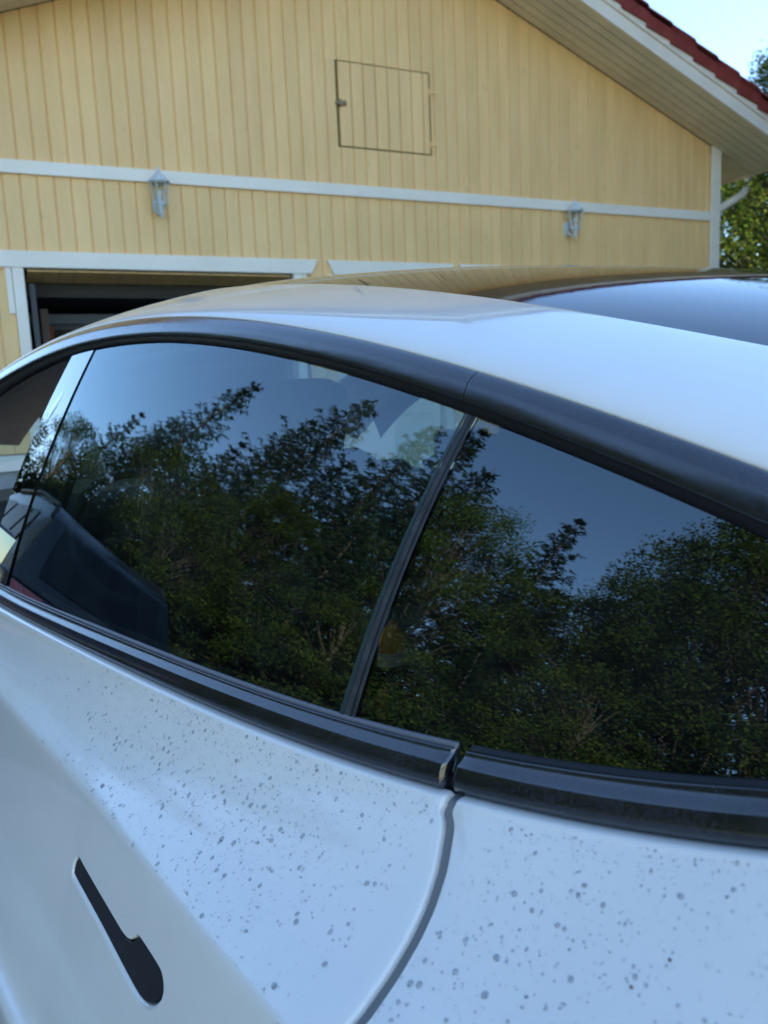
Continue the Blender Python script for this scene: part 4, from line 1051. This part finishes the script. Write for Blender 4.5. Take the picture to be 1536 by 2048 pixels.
# ------------------------------------------------------------------ trees
def quads_mesh(name, cen, ax1, ax2, mt):
    """leaf quads: centre +- ax1 +- ax2, as a diamond so outlines are not square"""
    n = len(cen); V = np.empty((n * 4, 3), np.float32)
    V[0::4] = cen - ax1; V[1::4] = cen + ax2; V[2::4] = cen + ax1; V[3::4] = cen - ax2
    me = bpy.data.meshes.new(name); me.vertices.add(n * 4); me.vertices.foreach_set('co', V.ravel())
    me.loops.add(n * 4); me.loops.foreach_set('vertex_index', np.arange(n * 4, dtype=np.int32))
    me.polygons.add(n); me.polygons.foreach_set('loop_start', np.arange(0, n * 4, 4, dtype=np.int32)); me.polygons.foreach_set('loop_total', np.full(n, 4, np.int32))
    me.update(); me.validate(); me.materials.append(mt); return me
def unit(a): return a / (np.linalg.norm(a, axis=-1, keepdims=True) + 1e-9)
def spruce(seed, H=12.0, Rb=2.3, nq=26000):
    g = np.random.default_rng(seed); tb = MB(); C_, A1, A2 = [], [], []
    tb.tube([(0, 0, 0), (.05, .02, H * .4), (0, .05, H * .8), (0, 0, H)], [.17, .12, .05, .01], 10)
    z = .5
    while z < H - .1:
        fr = (z / H); R0 = Rb * (1 - fr) ** .78 * (1 + .16 * math.sin(z * 5.1 + seed)) + .02; nb = int(g.integers(5, 8)) if fr > .7 else int(g.integers(6, 10))
        a0 = g.uniform(0, 6.28)
        for b in range(nb):
            a = a0 + 6.283 * b / nb + g.normal(0, .18); L = R0 * g.uniform(.55, 1.2); dr = np.array([math.cos(a), math.sin(a), 0])
            s = np.linspace(0, 1, 7); lift = .35 * (1 - fr) ; pts = [dr * L * q + np.array([0, 0, z - lift * L * q * .9 + .42 * L * q * q * (.6 + .6 * fr)]) for q in s]
            if L > .5: tb.tube([tuple(p) for p in pts[::2]], [.022, .016, .010, .004], 4, cap=False)
            # side twigs
            nt_ = int(7 + L * 16)
            for q in g.uniform(.12, 1.0, nt_):
                base = dr * L * q + np.array([0, 0, z - lift * L * q * .9 + .42 * L * q * q * (.6 + .6 * fr)])
                side = np.cross(dr, [0, 0, 1]) * g.choice([-1, 1]); tw = unit(dr * .65 + side * g.uniform(.3, 1.0) + np.array([0, 0, -g.uniform(.1, .6)]))
                tl = g.uniform(.16, .38) * (1.15 - q * .5) * min(1.0, .35 + .75 * L)
                m_ = 5; k = (np.arange(m_) + .5) / m_
                C_.append(base + tw * tl * k[:, None] + g.normal(0, .012, (m_, 3))); d1 = unit(tw + g.normal(0, .35, (m_, 3)))
                A1.append(d1 * g.uniform(.04, .085, (m_, 1))); A2.append(unit(np.cross(d1, g.normal(0, 1, (m_, 3)))) * g.uniform(.010, .024, (m_, 1)))
        z += g.uniform(.16, .27) * (1.1 + .55 * fr ** 2)
    me = quads_mesh('crown', np.concatenate(C_), np.concatenate(A1), np.concatenate(A2), M_spruce)
    tm = bpy.data.meshes.new('trunk'); tm.from_pydata(tb.v, [], tb.f); tm.materials.append(M_bark)
    return me, tm
def broadleaf(seed, H=9.0, R=2.6, mt=M_birch, bark=M_birchbark, nl=26000, z0=.22, leaf=.05, droop=.25, clumps=150):
    g = np.random.default_rng(seed); tb = MB(); C_, A1, A2 = [], [], []
    tb.tube([(0, 0, 0), (.08, -.05, H * .35), (-.05, .08, H * .7), (0, 0, H * .96)], [.15, .11, .06, .01], 10)
    per = nl // clumps
    for c in range(clumps):
        t = g.uniform(z0, 1.0) ; rr = R * (np.sin(np.pi * np.clip((t - z0 * .6) / (1.06 - z0 * .6), 0, 1)) ** .7) * g.uniform(.35, 1.05)
        a = g.uniform(0, 6.28); p = np.array([math.cos(a) * rr, math.sin(a) * rr, H * t])
        st = np.array([0, 0, max(H * (t - .22), .6)]); mid = st * .45 + p * .55 + np.array([0, 0, .15])
        tb.tube([tuple(st), tuple(mid), tuple(p * .8 + mid * .2)], [.024, .012, .003], 4, cap=False)
        sz = g.uniform(.28, .62) * R / 2.6; n = int(per * g.uniform(.6, 1.4))
        q = unit(g.normal(0, 1, (n, 3))) * (g.uniform(0, 1, (n, 1)) ** .5) * np.array([sz, sz, sz * .75])
        q[:, 2] -= droop * np.abs(g.normal(0, .5, n)) * sz * 2
        d1 = unit(g.normal(0, 1, (n, 3)) + np.array([0, 0, -.3])); A1.append(d1 * g.uniform(.6, 1.1, (n, 1)) * leaf); A2.append(unit(np.cross(d1, g.normal(0, 1, (n, 3)))) * g.uniform(.4, .75, (n, 1)) * leaf); C_.append(p + q)
    me = quads_mesh('crown', np.concatenate(C_), np.concatenate(A1), np.concatenate(A2), mt)
    tm = bpy.data.meshes.new('trunk'); tm.from_pydata(tb.v, [], tb.f); tm.materials.append(bark); return me, tm
SP = [spruce(11, 12, 2.5), spruce(12, 12, 2.2), spruce(13, 12, 3.0)]
BI = [broadleaf(21, 9, 2.3, bark=M_bark, leaf=.034, nl=52000, clumps=210), broadleaf(22, 9, 2.7, bark=M_bark, leaf=.036, nl=56000, clumps=220)]
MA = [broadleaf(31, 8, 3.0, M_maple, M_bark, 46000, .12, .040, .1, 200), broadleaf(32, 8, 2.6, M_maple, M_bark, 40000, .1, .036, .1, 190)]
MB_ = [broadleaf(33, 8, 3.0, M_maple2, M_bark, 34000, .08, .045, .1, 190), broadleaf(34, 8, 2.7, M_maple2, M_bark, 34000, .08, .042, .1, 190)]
BU = [broadleaf(41, 3.2, 1.9, M_bush, M_bark, 16000, .05, .045, .05, 90)]
def tree(name, pair, az, dist, H, H0, label, group, cat='tree', wide=1.0, lean=(0, 0)):
    a = rad(az); e = empty(name, (math.sin(a) * dist, math.cos(a) * dist, 0), random.uniform(0, 6.28))
    s = H / H0; e.scale = (s * wide, s * wide, s); e.rotation_euler = (lean[0], lean[1], e.rotation_euler[2])
    tag(e, label, cat, group)
    for n, me in (('crown', pair[0]), ('trunk', pair[1])):
        link(bpy.data.objects.new(n, me), e)
    return e
G1 = 'trees along the left of the yard, seen mirrored in the car windows'
# (type, variant, azimuth, distance, height)
def elH(el, dist, z0=1.35): return z0 + dist * math.tan(rad(el))
LEFT = [('s', 0, -46, 17, 11), ('m', 1, -50, 15, 13.5), ('s', 1, -52.0, 16, 18.5), ('s', 2, -55, 14, 20.5), ('s', 0, -56.8, 14.0, 28), ('m', 1, -59.5, 11.5, 17.5), ('s', 1, -61.5, 14, 23), ('s', 1, -64.5, 14, 29),
        ('s', 2, -66.8, 13, 34), ('b', 1, -69, 11.5, 21), ('s', 0, -70.5, 13, 28), ('s', 0, -74.5, 13, 36), ('s', 1, -78.5, 12.5, 38), ('s', 2, -76, 10.5, 24), ('s', 2, -82.5, 13, 35), ('b', 0, -85.5, 12.5, 30.5), ('s', 0, -84, 10, 20),
        ('s', 0, -89.5, 14, 26), ('s', 1, -93.2, 12.5, 34.5), ('s', 2, -96, 13, 27), ('m', 0, -100, 13.5, 25.5), ('s', 1, -102.5, 13.5, 26), ('b', 1, -105, 12.5, 32), ('b', 0, -110.5, 12, 38), ('b', 1, -116, 12.5, 42), ('s', 2, -122, 13, 40),
        ('s', 2, -92, 10.5, 18), ('m', 1, -103, 11, 20), ('s', 0, -112, 11, 22), ('m', 0, -63, 10.3, 14), ('m', 1, -81, 9.8, 15)]
LT = {'s': ('spruce_tree', 'dark spruce'), 'b': ('birch_tree', 'light green birch'), 'm': ('maple_tree', 'leafy green maple')}
kinds_lbl = {'s': 'dark spruce standing in the tree row left of the yard, mirrored in the windows', 'b': 'birch with fine hanging leaves in the tree row left of the yard', 'm': 'leafy bright green maple in the tree row left of the yard'}
GRP = {'s': 'spruces left of the yard', 'b': 'birches left of the yard', 'm': 'maples left of the yard'}
for (ty, vi, azz, dd, el) in LEFT:
    H = elH(el, dd); pair = {'s': SP, 'b': BI, 'm': MA}[ty][vi]; H0 = {'s': 12, 'b': 9, 'm': 8}[ty]
    gl_ = 'front of the rear door glass' if azz > -66 else ('back of the rear door glass' if azz > -88 else 'quarter glass')
    tree(LT[ty][0], pair, azz, dd, H, H0, {'s': 'dark spruce', 'b': 'fine leaved birch', 'm': 'leafy maple'}[ty] + ' left of the yard, mirrored in the ' + gl_, {'s': 'spruces', 'b': 'birches', 'm': 'maples'}[ty] + ' mirrored in the ' + gl_, wide={'s': 1.0 if el > 24 else 1.2, 'b': 1.0, 'm': 1.15}[ty] * (1.0 if H > 5 else 1.25))
for i, azz in enumerate(range(-128, -46, 7)):
    tree('bush', BU[0], azz + random.uniform(-2, 2), 9.6 + random.uniform(-.3, .8) + (1.2 if azz > -62 else 0), random.uniform(2.2, 3.1), 3.2, 'round dark green bush in front of the left tree row', 'bushes in front of the left tree row', 'bush', wide=1.1)
# trees right of and behind the garage
RIGHT = [('m', 0, 26.5, 15.5, 5.6, 'leafy maple behind the right corner of the garage'), ('m', 1, 22.5, 20, 7.2, 'maple partly hidden by the right eave of the garage'), ('b', 0, 27.0, 21, 8.3, 'tall birch tip rising beside the red roof'),
         ('m', 1, 34, 17, 8.5, None), ('m', 0, 24.5, 26, 8.5, 'far maple showing under the right eave')]
for (ty, vi, azz, dd, H, lb) in RIGHT:
    pair = {'s': SP, 'b': BI, 'm': MB_}[ty][vi]; H0 = {'s': 12, 'b': 9, 'm': 8}[ty]
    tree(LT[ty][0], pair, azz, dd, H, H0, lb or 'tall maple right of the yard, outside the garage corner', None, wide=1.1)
for i, (azz, dd, H) in enumerate([(46, 10.5, 12), (51, 11, 11.5), (56, 10.5, 12), (62, 11, 11), (44, 14.5, 13.5), (48, 14, 13), (53, 13.5, 13), (59, 13, 12.5), (67, 11, 12), (73, 10.5, 12), (79, 11, 12), (85, 10.5, 12.5), (91, 11, 12), (97, 11.5, 11.5), (64, 13.5, 13), (70, 13, 13), (76, 13.5, 13), (82, 13, 13), (88, 13.5, 13), (94, 13.5, 12.5), (52, 17, 15), (58, 17, 15), (64, 17, 15), (70, 17, 15), (76, 17, 15), (82, 17, 15), (88, 17, 15), (55, 13.2, 15.5), (49, 12.6, 15), (55.5, 15, 17.5), (59, 15.5, 17), (62, 19, 18)]):  # unseen spruce rows, added to keep the sun off car and wall
    tree('spruce_tree', SP[2 if i % 3 == 0 else i % 3], azz, dd, H, 12, 'tall dense spruce added for shade in the %s row right of the yard' % ('near' if dd < 12 else 'far'), 'spruces added for shade in the %s row right of the yard' % ('near' if dd < 12 else 'far'), wide=1.25)
